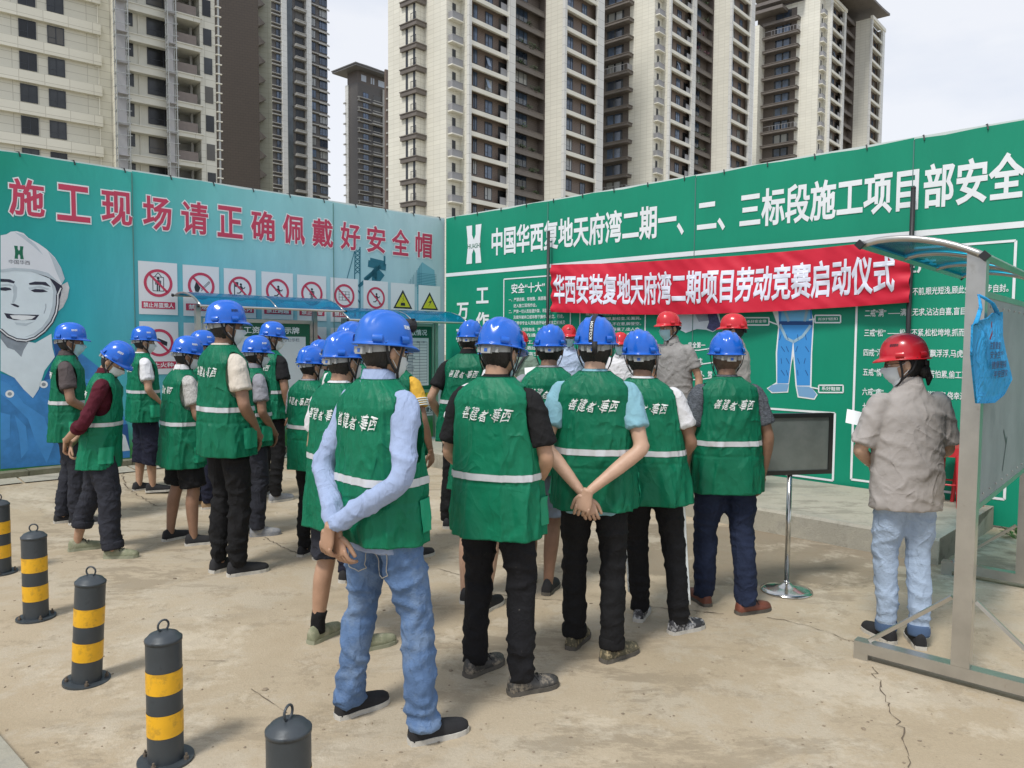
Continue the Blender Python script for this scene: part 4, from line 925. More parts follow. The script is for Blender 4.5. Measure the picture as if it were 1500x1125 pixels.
for k in range(8, 25):
    z = 3*k-.3
    piece('ledge', shared('t_l1', lambda mb: mb.box((-.1,-.6,0),(x[1],-.003,.18)).box((-.1,-.6,1.0),(x[1],-.003,1.18)).box((-.1,-.66,.18),(.15,-.56,1.0)), M_LB), b, (0,0,z))
    window(b, 1.9, -.005, z+1.25, 2.0, 1.6, (.5,))
    piece('balcony_slab', shared('t_l2', lambda mb: mb.box((x[1]+.2,-1.3,0),(x[2]-.1,-.003,.35)).box((x[1]+.2,-1.4,.8),(x[2]-.1,-1.25,.95)), M_LB), b, (0,0,z))
    piece('balcony_opening', shared('t_op', lambda mb: mb.box((x[1]+1.2,-.05,1.0),(x[2]-.5,-.002,2.9)), T_DGLASS), b, (0,0,z))
    piece('ledge', shared('t_l4', lambda mb: mb.box((-.7,ly-.4,0),(-.31,ly+.5,.4)), M_LB), b, (0,0,z))
mb = MB(); mb.box((.3,.3,HT),(x[3]-.3,ly-.3,HT+3.6)); part('roof_storey', mb, T_BROWN, b)
for q, wq in ((1.5,1.8),(5.0,.5),(5.8,.5),(7.8,3.4)): piece('opening', shared(f'ro{q}', lambda mb: mb.box((q,.24,HT+.8),(q+wq,.296,HT+2.6)), mat('sky_gap', (.5,.55,.62), .3)), b)
mb = MB(); mb.box((-2.6,-2.6,HT+3.6),(x[3]+1.5,ly+3.2,HT+4.1)); mb.box((-2.8,-2.8,HT+4.1),(x[3]+1.7,ly+3.4,HT+4.4))
mb.add([(-2.6,-2.6,HT+4.4),(x[3]+1.5,-2.6,HT+4.4),(x[3]+1.5,ly+3.2,HT+4.4),(-2.6,ly+3.2,HT+4.4),(x[3]/2,ly/2,HT+7)], [(0,1,4),(1,2,4),(2,3,4),(3,0,4)])
part('roof', mb, mat('roof_grey', (.16,.155,.15), .6), b)
b, l, rz = simple_root(566, 205, 41.5, 'sliver of dark building half hidden behind the nearest beige tower')
mb = MB(); mb.box((0,0,-2),(6,.6,74)); part('wall', mb, T_LOGG, b)
for k in range(8, 24): piece('ledge', shared('u_l', lambda mb: mb.box((0,-.6,0),(6,-.003,.4)), M_LB), b, (0,0,3*k))

# ================================================================== PEOPLE
def remesh(mb, voxel=.013):
    me = mesh_of('tmp', mb, []); ob = bpy.data.objects.new('tmp', me); C.objects.link(ob)
    md = ob.modifiers.new('r', 'REMESH'); md.mode = 'VOXEL'; md.voxel_size = voxel
    dg = bpy.context.evaluated_depsgraph_get(); m2 = bpy.data.meshes.new_from_object(ob.evaluated_get(dg))
    n = len(m2.vertices); v = np.empty(n*3); m2.vertices.foreach_get('co', v); v = v.reshape(-1, 3)
    nr = np.empty(n*3); m2.vertices.foreach_get('normal', nr); nr = nr.reshape(-1, 3)
    f = [tuple(p.vertices) for p in m2.polygons]
    e = np.empty(len(m2.edges)*2, dtype=np.int64); m2.edges.foreach_get('vertices', e); e = e.reshape(-1, 2)
    bpy.data.objects.remove(ob); bpy.data.meshes.remove(me); bpy.data.meshes.remove(m2)
    for _ in range(3):                       # relax the voxel steps
        acc = np.zeros_like(v); cnt = np.zeros(n)
        np.add.at(acc, e[:,0], v[e[:,1]]); np.add.at(acc, e[:,1], v[e[:,0]]); np.add.at(cnt, e[:,0], 1); np.add.at(cnt, e[:,1], 1)
        v = v*.45 + .55*acc/np.maximum(cnt,1)[:,None]
    return v, nr, f
def wrinkle(v, nr, fn):
    for i in range(len(v)): v[i] += nr[i]*fn(v[i])
    return v
def fold(x, y, z, s): n = noise.noise(Vector((x, y, z+s))); return 1-abs(n)*2.2
def to_mb(v, f, mi=0): m = MB(); m.v = [tuple(p) for p in v]; m.f = list(f); m.m = [mi]*len(f); return m

SKIN = [mat('skin', (.43,.255,.165), .5, var=.10, vs=14, bump=.1, bs=90), mat('skin_tanned', (.27,.15,.095), .5, var=.12, vs=14, bump=.1, bs=90), mat('skin_light', (.52,.33,.23), .5, var=.08, vs=14, bump=.1, bs=90)]
M_EYE = mat('eye_white', (.7,.68,.64), .3); M_PUP = mat('pupil', (.02,.013,.01), .2); M_LIP = mat('lip', (.30,.12,.10), .5)
M_HAIR = mat('hair', (.012,.010,.010), .55, var=.4, vs=60, bump=.6, bs=120, aniso=(1,1,.3))
M_VEST = mat('vest_green', (.008,.31,.16), .5, var=.07, vs=3, bump=.3, bs=30, crumple=(.5, 3.4))
vary(M_VEST, .88, 1.1)
M_STRIP = mat('reflective_strip', (.58,.60,.62), .35, .1, var=.08, vs=20)
M_LETTER = mat('vest_lettering', (.80,.84,.82), .6)
M_BLUE = mat('helmet_blue', (.010,.125,.60), .22, dirt=((.16,.26,.55), .8, 60), dthr=.62, spec=.55, var=.08, vs=6, coat=.15)
M_BLUED = mat('helmet_blue_dusty', (.018,.14,.60), .38, var=.1, vs=6, dirt=((.45,.5,.55), .9, 34), dthr=.64)
M_REDH = mat('helmet_red', (.60,.014,.025), .26, spec=.55, var=.06, vs=6, coat=.2)
M_BAND = mat('headband_grey', (.36,.37,.36), .5, var=.1, vs=20); M_STRAP = mat('strap_black', (.015,.015,.018), .7)
M_MASK = mat('mask_blue', (.38,.60,.66), .8, var=.05, vs=10); M_MASKW = mat('mask_white', (.66,.70,.72), .8)
M_SOLE = mat('sole_white', (.52,.50,.45), .7, var=.2, vs=20); M_SOLEG = mat('sole_grey', (.10,.09,.075), .8, var=.3, vs=20)
def cloth(name, col, **k):
    a = dict(rough=.85, var=.12, vs=8, bump=.35, bs=60, spec=.2, crumple=(.4, 7)); a.update(k); return mat(name, col, **a)

def skull(q):                                # unit sphere to head shape (x side, y front, z up)
    x, y, z = q; o = Vector((x*.077, y*.097, z*.118))
    if z < 0:
        t = -z; o.x *= 1-.30*t**1.4; o.y = o.y*(1-.20*t) + .010*t
        if y < 0: o.y *= 1-.40*t**1.3
        if y > .2: o.y += .010*t*(y)
    g = lambda cx, cz, sx, sz: math.exp(-((o.x-cx)/sx)**2-((o.z-cz)/sz)**2)
    if y > 0:
        o.y += .020*g(0,-.030,.011,.014)+.010*g(0,-.008,.009,.020)+.005*g(0,.022,.05,.008)
        o.y -= .011*(g(.032,.004,.015,.011)+g(-.032,.004,.015,.011))
        o.y += .006*g(0,-.066,.022,.012)-.004*g(0,-.080,.02,.005)+.007*g(0,-.10,.022,.013)
        o.y -= .003*(g(.05,-.06,.02,.03)+g(-.05,-.06,.02,.03))
    return o
def hand_mb(mb, W, d, n, k, curl, side, thumb=1):
    """palm from wrist W along d, n = back of the hand, side*x = towards the thumb"""
    d = Vector(d).normalized(); n = Vector(n); n = (n-d*n.dot(d)).normalized(); t = d.cross(n)*side
    rot = lambda a: (d*math.cos(a)-n*math.sin(a))
    mb.tube([W-d*.02, W+d*.012, W+d*.045, W+d*.082, W+d*.095], [(.022,.026),(.016,.030),(.0145,.040),(.012,.041),(.006,.036)], 12, up=n, sub=2)
    for i, (off, ln) in enumerate(((.031,.072),(.011,.080),(-.010,.074),(-.030,.058))):
        b = W+d*.085+t*off; c1 = curl*(.55+.12*i); c2 = c1+curl*.9; c3 = c2+curl*.6
        sp = t*off*.08
        p1 = b+(rot(c1)*ln*.45)+sp*.3; p2 = p1+rot(c2)*ln*.32+sp*.2; p3 = p2+rot(c3)*ln*.25
        mb.tube([b-d*.012, b, p1, p2, p3, p3+rot(c3)*.004], [.0088,.0092,.0088,.0080,.0068,.0035], 8, up=n, sub=2)
    b = W+d*.028+t*.030; p1 = b+(d*.85+t*.5-n*.35*thumb).normalized()*.036; p2 = p1+(d*.95+t*.1-n*.35*thumb).normalized()*.030; p3 = p2+(d*.95+t*.1-n*.4*thumb).normalized()*.022
    mb.tube([b-t*.015, b, p1, p2, p3, p3+(p3-p2)*.15], [.013,.0125,.0105,.0095,.0078,.004], 8, up=n, sub=2)

ARMS = {  # elbow, wrist, hand direction, back-of-hand normal, curl   (right arm; the left one is mirrored)
 'behind': ((.285,-.10,1.135), (.03,-.215,.93), (-.35,-.05,-.93), (0,-1,.1), .8),
 'behind_low': ((.252,-.11,1.13), (.03,-.215,.89), (-.3,-.05,-.95), (0,-1,.1), .75),
 'front': ((.265,.03,1.13), (.07,.20,1.0), (-.9,.2,-.3), (.1,1,.2), .6),
 'front_low': ((.255,.0,1.13), (.09,.19,.90), (-.8,.2,-.6), (.1,1,.2), .6),
 'side': ((.262,-.035,1.13), (.262,.035,.88), (-.1,.2,-1), (1,0,0), .45),
 'hold': ((.25,.02,1.13), (.12,.27,1.16), (-.6,.5,.1), (.3,.2,-1), .7),
 'pocket': ((.29,-.09,1.13), (.215,.07,.93), (-.4,.3,-1), (1,0,0), .3),
}
VS, VF = text_mb('善建者·華西', .003, sp=1.25)
def build_person(sp):
    g = sp.get
    if g('pd'):                              # column, distance, standing height
        px, dd, z0 = g('pd'); c = EYE + Vector(((px-750)/F, 1, 0))*dd; base = Vector((c.x, c.y, z0)); ft = None
    else:
        a, b_ = G(*g('fl')), G(*g('fr')); base = (a+b_)/2; ft = (a, b_)
    yaw = R(g('yaw', 0)); rz = -yaw; M = Matrix.Rotation(-rz, 3, 'Z')        # world to local
    tx_, ty_ = g('top'); tp = EYE + ray(tx_, ty_)*((base.y)/ray(tx_, ty_).y)
    H = tp.z - base.z; k = H/g('tall', 1.80)
    off = M @ Vector((tp.x-base.x, 0, 0)); off += Vector((0, g('lean', 0), 0)); off /= k
    if ft:
        lf, rf = [(M @ (p-base))/k for p in ft]
        if lf.x > rf.x: lf, rf = rf, lf
    else: lf, rf = Vector((-.11, .0, 0)), Vector((.11, .03, 0))
    fy = g('feet', (-12, 14)); bulk = g('bulk', 1.)*.965; hem = g('hem', .76); seed = g('seed', 0)*7.13; rr = random.Random(g('seed', 0)+50)
    P = root('person', tuple(base), g('label'), 'person', g('group'), rz); P.scale = (k,)*3
    sh = lambda p: Vector((p[0]+off.x*(max(0, p[2]-.1)/1.6)**1.15, p[1]+off.y*(max(0, p[2]-.1)/1.6)**1.15, p[2]))
    skin = SKIN[g('skin', 0)]
    # ---------------- arms
    aL, aR = ARMS[g('armL', g('arm', 'side'))], ARMS[g('armR', g('arm', 'side'))]
    Sh = {s: Vector((s*.180*bulk**.5, -.008, 1.408)) for s in (-1, 1)}
    arm = {}
    for s, A in ((-1, aL), (1, aR)):
        E_ = Vector((A[0][0]*s*bulk**.4, A[0][1], A[0][2])); W_ = Vector((A[1][0]*s, A[1][1], A[1][2]))
        if g('arm', '').startswith('behind') and s == 1: W_ += Vector((-.045, -.045, .03))
        arm[s] = (E_, W_, Vector((A[2][0]*s, A[2][1], A[2][2])), Vector((A[3][0]*s, A[3][1], A[3][2])), A[4])
    # ---------------- legs
    hip = {s: Vector((s*.088, 0, .90)) for s in (-1, 1)}; foot = {-1: lf, 1: rf}; knee, ank = {}, {}
    for s in (-1, 1):
        f_ = foot[s]; ank[s] = Vector((f_.x, f_.y, .085)); m_ = (hip[s]+ank[s])/2
        knee[s] = m_+Vector((s*.008, .028, .02))
    # ---------------- body: one continuous surface under the clothes
    bd = MB()
    bd.tube([(0,0,.86),(0,0,.95),(0,.005,1.08),(0,.0,1.25),(0,-.005,1.36),(0,-.008,1.43),(0,-.008,1.47),(0,.0,1.52),(0,.012,1.58)],
            [(.14*bulk,.10*bulk),(.165*bulk,.12*bulk),(.14*bulk,.105*bulk),(.16*bulk,.115*bulk),(.158*bulk,.10*bulk),(.115,.07),(.066,.062),(.058,.06),(.055,.058)], 18, up=(1,0,0), sub=2)
    for s in (-1, 1):
        E_, W_ = arm[s][:2]; S_ = Sh[s]; la = .74 if g('sleeve') == 'long' else 1.
        bd.tube([S_+Vector((-s*.06,0,-.01)), S_+Vector((-s*.006,0,-.006)), S_.lerp(E_,.5), E_], [.036,.042,.044*la,.039*la], 12, sub=3)
        bd.tube([S_.lerp(E_,.9), E_, E_.lerp(W_,.3), W_+(W_-E_).normalized()*.0], [.037*la,.039*la,(.041*la,.038*la),(.024,.029)], 12, sub=3)
        lk = .82 if g('legs', 'long') == 'long' else 1.; bd.tube([hip[s], knee[s], knee[s].lerp(ank[s],.35)+Vector((0,-.012,0)), ank[s], ank[s]-Vector((0,0,.03))], [.082*lk,.054*lk,(.054*lk,.056*lk),.036,.036], 12, sub=3)
    v, nr, f = remesh(bd, .0125); body = to_mb(v, f)
    hm = MB()
    for s in (-1, 1): E_, W_, d_, n_, cu = arm[s]; hand_mb(hm, W_, d_, n_, 1, cu, s)
    body.merge(hm)
    # ---------------- head
    hy, hp = R(-g('hyaw', 0)), R(g('pitch', 4)); HC = Vector((0, .018, 1.632))
    HM = Matrix.Rotation(hy, 3, 'Z') @ Matrix.Rotation(-hp, 3, 'X'); piv = Vector((0, -.005, 1.56))
    hx = lambda p: piv + HM @ (Vector(p)+HC-piv)
    hd = MB(); hd.blob((0,0,0), (1,1,1), 32, 24, 0, skull)
    for s in (-1, 1):                         # ears, eyes
        hd.blob((s*.080,-.008,-.008), (.010,.018,.031), 10, 8, 0, lambda q: Vector((q.x+(.5*s if q.y < 0 else 0), q.y, q.z*(1 if q.z > 0 else .85))))
        hd.blob((s*.032,.0765,.004), (.0125,.0125,.0085), 10, 8, 1); hd.blob((s*.032,.0868,.004), (.005,.0035,.0055), 8, 6, 2)
        hd.tube([(s*.014,.0955,.021),(s*.03,.0955,.027),(s*.048,.085,.021)], [(.003,.0035)]*3, 6, mi=2)
    hd.tube([(-.022,.0935,-.064),(0,.1025,-.063),(.022,.0935,-.064)], [(.005,.004)]*3, 6, mi=3)
    body.merge(hd.xf(hx)); body.xf(sh); body.m = list(body.m)
    add('body', body, [skin, M_EYE, M_PUP, M_LIP], P, sm=True, world=False)
    # ---------------- hair: a shell on the skull below the helmet
    long_ = g('hair') == 'bun'
    hr = MB(); nseg, nr_ = 40, 30; vs = []; keep = []
    for i in range(nr_+1):
        for j in range(nseg):
            al = math.pi*i/nr_; t = 2*math.pi*j/nseg; q = Vector((math.sin(al)*math.cos(t), math.sin(al)*math.sin(t), math.cos(al)))
            o = skull(q); back = -math.sin(t)
            line = (-.105 if long_ else -.092) if back > .45 else (.045 if back < -.35 else (-.03 if back > .0 else .0)); 
            if .0 < back <= .45: line = -.03-.065*(back/.45)
            line += .006*math.sin(t*17+seed)
            th = .010*smooth((o.z-line)/.05)+.002
            n_ = Vector((q.x/.077, q.y/.097, q.z/.118)).normalized(); vs.append(o+n_*(th+.0015*noise.noise(Vector((t*9, al*14, seed))))); keep.append(o.z > line)
    fs = [(i*nseg+j, (i+1)*nseg+j, (i+1)*nseg+(j+1)%nseg, i*nseg+(j+1)%nseg) for i in range(nr_) for j in range(nseg)]
    hr.add(vs, [f for f in fs if all(keep[a] for a in f)])
    if long_: hr.blob((0,-.095,-.045), (.045,.035,.045), 14, 10); hr.tube([(0,-.10,-.05),(0.01,-.12,-.09),(.0,-.11,-.13)], [.03,.02,.006], 8)
    if g('hair') != 'shaved': add('hair', hr.xf(hx).xf(sh), M_HAIR, P, sm=True, world=False)
    else: add('hair', hr.xf(hx).xf(sh), mat('hair_cropped', (.12,.075,.055), .7, var=.3, vs=80), P, sm=True, world=False)
    # ---------------- helmet
    red = g('helmet', 'blue') == 'red'; hmat = M_REDH if red else (M_BLUED if g('dusty') else M_BLUE)
    ZB_ = .040; tl = R(g('tilt', 3)); TM = Matrix.Rotation(tl, 3, 'X')
    hxx = lambda p: sh(hx(TM @ Vector(p)))
    he = MB(); ns, na = 64, 20; vs = []
    def dome(t, al, o_=0):
        rx, ry, h = .108, .129, .135
        ca, sa = math.cos(al), math.sin(al); e = .86
        x = rx*math.copysign(abs(sa)**e, 1)*math.cos(t); y = ry*abs(sa)**e*math.sin(t); z = h*ca**.92 if ca > 0 else 0
        fade = smooth((.97-sa)*5); b = math.exp(-(x/.021)**6)*.0075 + (math.exp(-((abs(x)-.047)/.008)**4)*.0055 if y < .09 and y > -.10 else 0)
        if red: b *= .35
        d = Vector((x/rx, y/ry, z/h*1.2)).normalized(); return Vector((x, y, z)) + d*(b*fade+o_)
    for i in range(na+1):
        al = math.pi/2*i/na
        for j in range(ns):
            t = 2*math.pi*j/ns; p = dome(t, al); vs.append(p+Vector((0,0,ZB_)))
    def brim(t, q):                           # q 0..1 outwards
        fr = max(0, math.sin(t))**2.2; w_ = .011+.026*fr
        return Vector(((.108+w_*q)*math.cos(t), (.129+w_*q)*math.sin(t), ZB_-.004*q-.016*fr*q*q-.003))
    for q in (.25, .6, 1.0):
        for j in range(ns): vs.append(brim(2*math.pi*j/ns, q))
    for q in (1.0,):
        for j in range(ns): vs.append(brim(2*math.pi*j/ns, q)-Vector((0,0,.006)))
    for j in range(ns): t = 2*math.pi*j/ns; vs.append(Vector((.100*math.cos(t), .121*math.sin(t), ZB_-.006)))
    for i in range(6): 
        for j in range(ns): p = dome(2*math.pi*j/ns, math.pi/2*(1-.16*(i+1)), -.006); vs.append(p+Vector((0,0,ZB_-.004)))
    nrow = len(vs)//ns
    he.add(vs, [(i*ns+j, (i+1)*ns+j, (i+1)*ns+(j+1)%ns, i*ns+(j+1)%ns) for i in range(nrow-1) for j in range(ns)])
    he.add(vs[:ns], [])
    for t0 in (R(14), R(166), R(222), R(318)):  # lugs above the rim
        q0 = [dome(t0+dt, al_, o_)+Vector((0,0,ZB_)) for al_, o_ in ((R(78),.001),(R(80),.009),(R(89),.011),(R(90),.0)) for dt in (-.16,-.13,.13,.16)]
        he.add(q0, [(r_*4+c_, (r_+1)*4+c_, (r_+1)*4+c_+1, r_*4+c_+1) for r_ in range(3) for c_ in range(3)])
    hel = add('helmet', he.xf(hxx), hmat, P, sm=True, world=False)
    hb = MB(); vs = []; nb = 40                # headband and ratchet at the nape
    for j in range(nb+1):
        t = R(180+15)+R(150)*j/nb; dz = .012*math.sin(math.pi*j/nb)
        for zz, r_ in ((ZB_+.01, .004), (ZB_-.012-dz, .004), (ZB_-.034-dz, .003)):
            vs.append((math.cos(t)*(.088+r_), math.sin(t)*(.108+r_+.003), zz))
    hb.add(vs, [(j*3+c, j*3+3+c, j*3+4+c, j*3+1+c) for j in range(nb) for c in range(2)])
    hb.box((-.028,-.124,ZB_-.052), (.028,-.108,ZB_-.022))
    for s in (-1, 1): hb.box((s*.052-.008,-.108,ZB_-.046), (s*.052+.008,-.098,ZB_-.02))
    add('headband', hb.xf(hxx), M_BAND if not red else M_STRAP, P, sm=False, world=False)
    if not red: mb = MB(); mb.box((-.008,-.1255,ZB_-.045), (.010,-.1242,ZB_-.029)); add('headband_mark', mb.xf(hxx), mat('mark_blue', (.03,.12,.45), .5), P, world=False)
    st = MB()
    for s in (-1, 1):
        for y0, w_ in ((.035, .0022), (-.055, .0022)):
            pts = [(s*.098, y0, ZB_), (s*.090, y0*.6+.0, -.03), (s*.074, .022, -.085), (s*.045, .045, -.118), (0, .055, -.130)]
            if y0 < 0: pts = pts[:3]
            st.tube(pts, [(.0062, w_)]*len(pts), 6, up=(0,1,0), sub=2)
    if g('strap', 1): add('chin_strap', st.xf(hxx), M_STRAP, P, sm=False, world=False)
    # helmet print
    tv, tf = text_mb('华西安装', .02); X = [q[0] for q in tv]; x0, x1 = min(X), max(X); cols_ = []
    hp_ = MB(); ta = R(g('logo', 18)); 
    for x, y, h in tv: u_ = (x-x0)/(x1-x0); t = ta+.42*(.5-u_); hp_.v.append(tuple(dome(t, R(64)-y*R(9), .0022+h*.0004)+Vector((0,0,ZB_))))
    hp_.f = list(tf); hp_.m = [0]*len(tf)
    hp_.xf(hxx); add('lettering', hp_, mat('helmet_ink', (.02,.02,.03), .5) if (red or g('inkdark')) else M_LETTER, hel, world=False)
    if g('lampstrap'):
        mb = MB(); vs = []; 
        for j in range(25):
            al = R(-92+184*j/24)
            for s in (-1, 1): t = R(80) if al > 0 else R(260); p = dome(t+ (s*.0), abs(al), .004); vs.append((p.x+s*.012+.012, p.y, p.z+ZB_))
        mb.add(vs, [(2*j, 2*j+1, 2*j+3, 2*j+2) for j in range(24)]); mb.box((.0,-.142,-.02),(.026,-.118,ZB_+.004))
        add('lamp_strap', mb.xf(hxx), M_STRAP, P, sm=True, world=False)
        vs, fs = text_mb('KOTON', .02); mb = MB()
        for x, y, h in vs: p = dome(R(260), R(86-x*11), .0065); mb.v.append((p.x+.005+y*.018, p.y, p.z+ZB_))
        mb.f = list(fs); mb.m = [0]*len(fs); add('strap_lettering', mb.xf(hxx), M_LETTER, P, world=False)
    if g('lamp'):
        mb = MB(); mb.tube([(.0,.10,.12),(.0,.128,.128),(.0,.150,.128)], [.026,.030,.030], 14, mi=0); mb.tube([(.0,.1505,.128),(.0,.153,.128)], [.025]*2, 14, mi=1); mb.box((-.022,.075,.09),(.022,.12,.115), 0)
        for z_ in (.10,.155): mb.tube([(-.03,.135,z_),(.03,.135,z_)], [.004]*2, 6)
        add('headlamp', mb.xf(hxx), [M_STRAP, mat('lamp_chrome', (.6,.6,.58), .2, .9)], P, sm=False, world=False)
    if g('mask', 'blue'):
        mk = MB(); vs = []; nu_, nv_ = 20, 12
        for i in range(nu_+1):
            for j in range(nv_+1):
                t = R(90)+R(62)*(2*i/nu_-1); z_ = -.122+.112*j/nv_
                al = math.acos(max(-1, min(1, z_/.118))); q = Vector((math.sin(al)*math.cos(t), math.sin(al)*math.sin(t), math.cos(al))) if abs(z_) < .118 else Vector((0,.1,-1)).normalized()
                o = skull(q); rr_ = max(.055, math.hypot(o.x, o.y)); a_ = 1-abs(2*i/nu_-1)**2
                r2 = rr_+.006+.014*a_*math.sin(math.pi*min(1,(j+.5)/nv_)); 
                vs.append((r2*math.cos(t)*.93, r2*math.sin(t)+.002*math.cos(j*2.6)*a_+.004, z_))
        mk.add(vs, [(i*(nv_+1)+j, (i+1)*(nv_+1)+j, (i+1)*(nv_+1)+j+1, i*(nv_+1)+j+1) for i in range(nu_) for j in range(nv_)])
        msk = add('mask', mk.xf(hx).xf(sh), M_MASK if g('mask', 'blue') == 'blue' else M_MASKW, P, sm=True, world=False)
        lo_ = MB()
        for s in (-1, 1):
            for z_, ze in ((-.02,.018),(-.095,-.03)): lo_.tube([(s*.062,.058 if z_ > -.05 else .05,z_),(s*.079,.02,(z_+ze)/2),(s*.088,-.012,ze)], [.0016]*3, 5, sub=2)
        add('ear_loops', lo_.xf(hx).xf(sh), M_MASKW, msk, world=False)
    if g('glasses'):
        mb = MB()
        for s in (-1, 1):
            c_ = (s*.033,.102,.004); mb.tube([(c_[0]+.019*math.cos(a_*math.pi/6), .100-abs(c_[0]+.019*math.cos(a_*math.pi/6))*.12, c_[2]+.015*math.sin(a_*math.pi/6)) for a_ in range(13)], [.0018]*13, 5, cap=False)
            mb.tube([(s*.052,.097,.008),(s*.075,.05,.010),(s*.083,-.01,.006)], [.0018]*3, 5)
        mb.tube([(-.014,.101,.008),(.014,.101,.008)], [.0018]*2, 5); add('glasses', mb.xf(hx).xf(sh), M_STRAP, P, world=False)
    # ---------------- shirt
    shirt, slen = g('shirt'), g('sleeve', 'short')
    ms = MB(); vest = g('vest', 1); vv = 0 if vest else .012; zb = g('shirthem', .90 if not vest else .80)
    vk = .93 if vest else 1.
    ms.tube([(0,0,zb),(0,.0,1.0),(0,.0,1.2),(0,-.005,1.35),(0,-.01,1.425),(0,-.008,1.475),(0,.0,1.515)],
            [((.185*vk+vv)*bulk,(.132*vk+vv)*bulk),((.185*vk+vv)*bulk,(.128*vk+vv)*bulk),((.185*vk+vv)*bulk,(.124*vk+vv)*bulk),((.19*vk+vv*.7)*bulk**.7,(.114 if vest else .126)*bulk**.6),(.165,.10),(.095,.08),(.072,.072)], 20, up=(1,0,0), sub=2)
    for s in (-1, 1):
        E_, W_ = arm[s][:2]; S_ = Sh[s]; up_ = S_+Vector((-s*.05,0,.01))
        if slen == 'short': e = S_.lerp(E_, g('slen', .66)); ms.tube([up_, S_+Vector((0,0,-.005)), S_.lerp(e,.5), e], [.052,.061*bulk**.3,.067*bulk**.3,.073*bulk**.3], 14, sub=3)
        else:
            t_ = {'long':.97,'rolled':.28}[slen]; e = E_.lerp(W_, t_)
            ms.tube([up_, S_, S_.lerp(E_,.5), E_, E_.lerp(e,.5), e], [.053,.060,.055,.050,.047,.040 if slen == 'long' else .056], 14, sub=3)
    v, nr, f = remesh(ms, .0125)
    amp = .010 if slen != 'short' or not vest else .007
    wrinkle(v, nr, lambda p: amp*.9*max(0, 1-abs(noise.noise(Vector((p[0]*5, p[1]*5, p[2]*9+p[0]*5+seed))))*5)**1.2-amp*.2+amp*.4*(fold(p[0]*7, p[1]*7, p[2]*9, seed)*.6-.3) + .0035*noise.noise(Vector((p[0]*26, p[1]*26, p[2]*30+seed))))
    sm_ = to_mb(v, f)
    col_ = MB(); vs = []; cz = .0 if g('collar', 'tee') == 'tee' else .030; nc = 28; tight = 0
    for j in range(nc+1):
        t = R(90+12)+R(336)*j/nc
        for (r_, z_) in ((.080, 1.487), (.076, 1.505), (.066, 1.522+cz*.7), (.063, 1.528+cz), (.068, 1.520+cz), (.082, 1.498)):
            fr = math.sin(t); vs.append((r_*math.cos(t)*(.98), r_*math.sin(t)*1.02+.004, z_-.022*max(0,fr)+(.004 if fr < 0 else 0)))
    col_.add(vs, [(j*6+c, j*6+6+c, j*6+7+c, j*6+1+c) for j in range(nc) for c in range(5)])
    sm_.merge(col_, 1 if g('collarcol') else 0).xf(sh)
    add('shirt', sm_, [shirt, g('collarcol') or shirt], P, sm=True, world=False)
    # cuffs and sleeve trims as their own pieces
    if slen == 'rolled' or g('stripes'):
        for s in (-1, 1):
            E_, W_ = arm[s][:2]; S_ = Sh[s]
            if slen == 'rolled': a_, b2 = E_.lerp(W_,.20), E_.lerp(W_,.32); mb = MB().tube([a_,a_.lerp(b2,.5),b2], [.060,.063,.059], 14, sub=2); add('cuff', mb.xf(sh), shirt, P, sm=True, world=False)
            else:
                for q in (.44,.50,.56,.62): a_, b2 = S_.lerp(E_,q-.012), S_.lerp(E_,q+.012); mb = MB().tube([a_,b2], [.079]*2, 16); add('sleeve_stripe', mb.xf(sh), M_LETTER, P, sm=True, world=False)
    # ---------------- trousers
    leg = g('legs', 'long'); lc = g('legcol'); wl = g('wide', 1.)
    mt = MB(); mt.tube([(0,0,1.0),(0,0,.95),(0,-.005,.88),(0,0,.82)], [(.160*bulk,.112*bulk),(.172*bulk,.120*bulk),(.174*bulk,.126*bulk),(.13*bulk,.10)], 18, up=(1,0,0), sub=2)
    zend = {'long':.055, 'short':.50, 'capri':.30, 'rolled':.20}[leg]
    for s in (-1, 1):
        ze = zend if not (leg == 'rolled' and s == 1) else .07
        kn, an = knee[s], ank[s]; en = kn.lerp(an, (kn.z-ze)/(kn.z-an.z)) if ze < kn.z else hip[s].lerp(kn, (hip[s].z-ze)/(hip[s].z-kn.z))
        if leg == 'short': mt.tube([hip[s]+Vector((-s*.01,0,.04)), hip[s].lerp(en,.5), en], [.098*bulk,.102*wl,.100*wl], 16, sub=4)
        elif leg == 'capri': mt.tube([hip[s]+Vector((-s*.01,0,.04)), kn, en], [.098*bulk,.098*wl,.095*wl], 16, sub=4)
        else: mt.tube([hip[s]+Vector((-s*.01,0,.04)), hip[s].lerp(kn,.5), kn, kn.lerp(en,.6)+Vector((0,-.012,0)), en], [.098*bulk,.090*bulk*wl,.073*wl,.068*wl,g('cuffr', .062)*wl], 16, sub=4)
    v, nr, f = remesh(mt, .0125)
    ft_ = g('folds', 1.)
    def tw(p):
        cr = .008*ft_*max(0, 1-abs(noise.noise(Vector((p[0]*5+seed, p[1]*5, p[2]*9))))*6)**1.2
        z_ = p[2]; kz = math.exp(-((z_-.50)/.10)**2)+1.3*math.exp(-((z_-.17)/.12)**2)+.6*math.exp(-((z_-.80)/.08)**2)
        return cr-.004*ft_+ft_*(.011*kz*(fold(p[0]*5, p[1]*5, z_*19, seed)*.7-.35) + .006*(fold(p[0]*9, p[1]*9, z_*4.5, seed+3)*.6-.4) + .002*noise.noise(Vector((p[0]*30, p[1]*30, z_*30))))
    wrinkle(v, nr, tw); tm = to_mb(v, f); tm.xf(sh)
    tr = add('trousers' if leg in ('long','rolled') else 'shorts', tm, lc, P, sm=True, world=False)
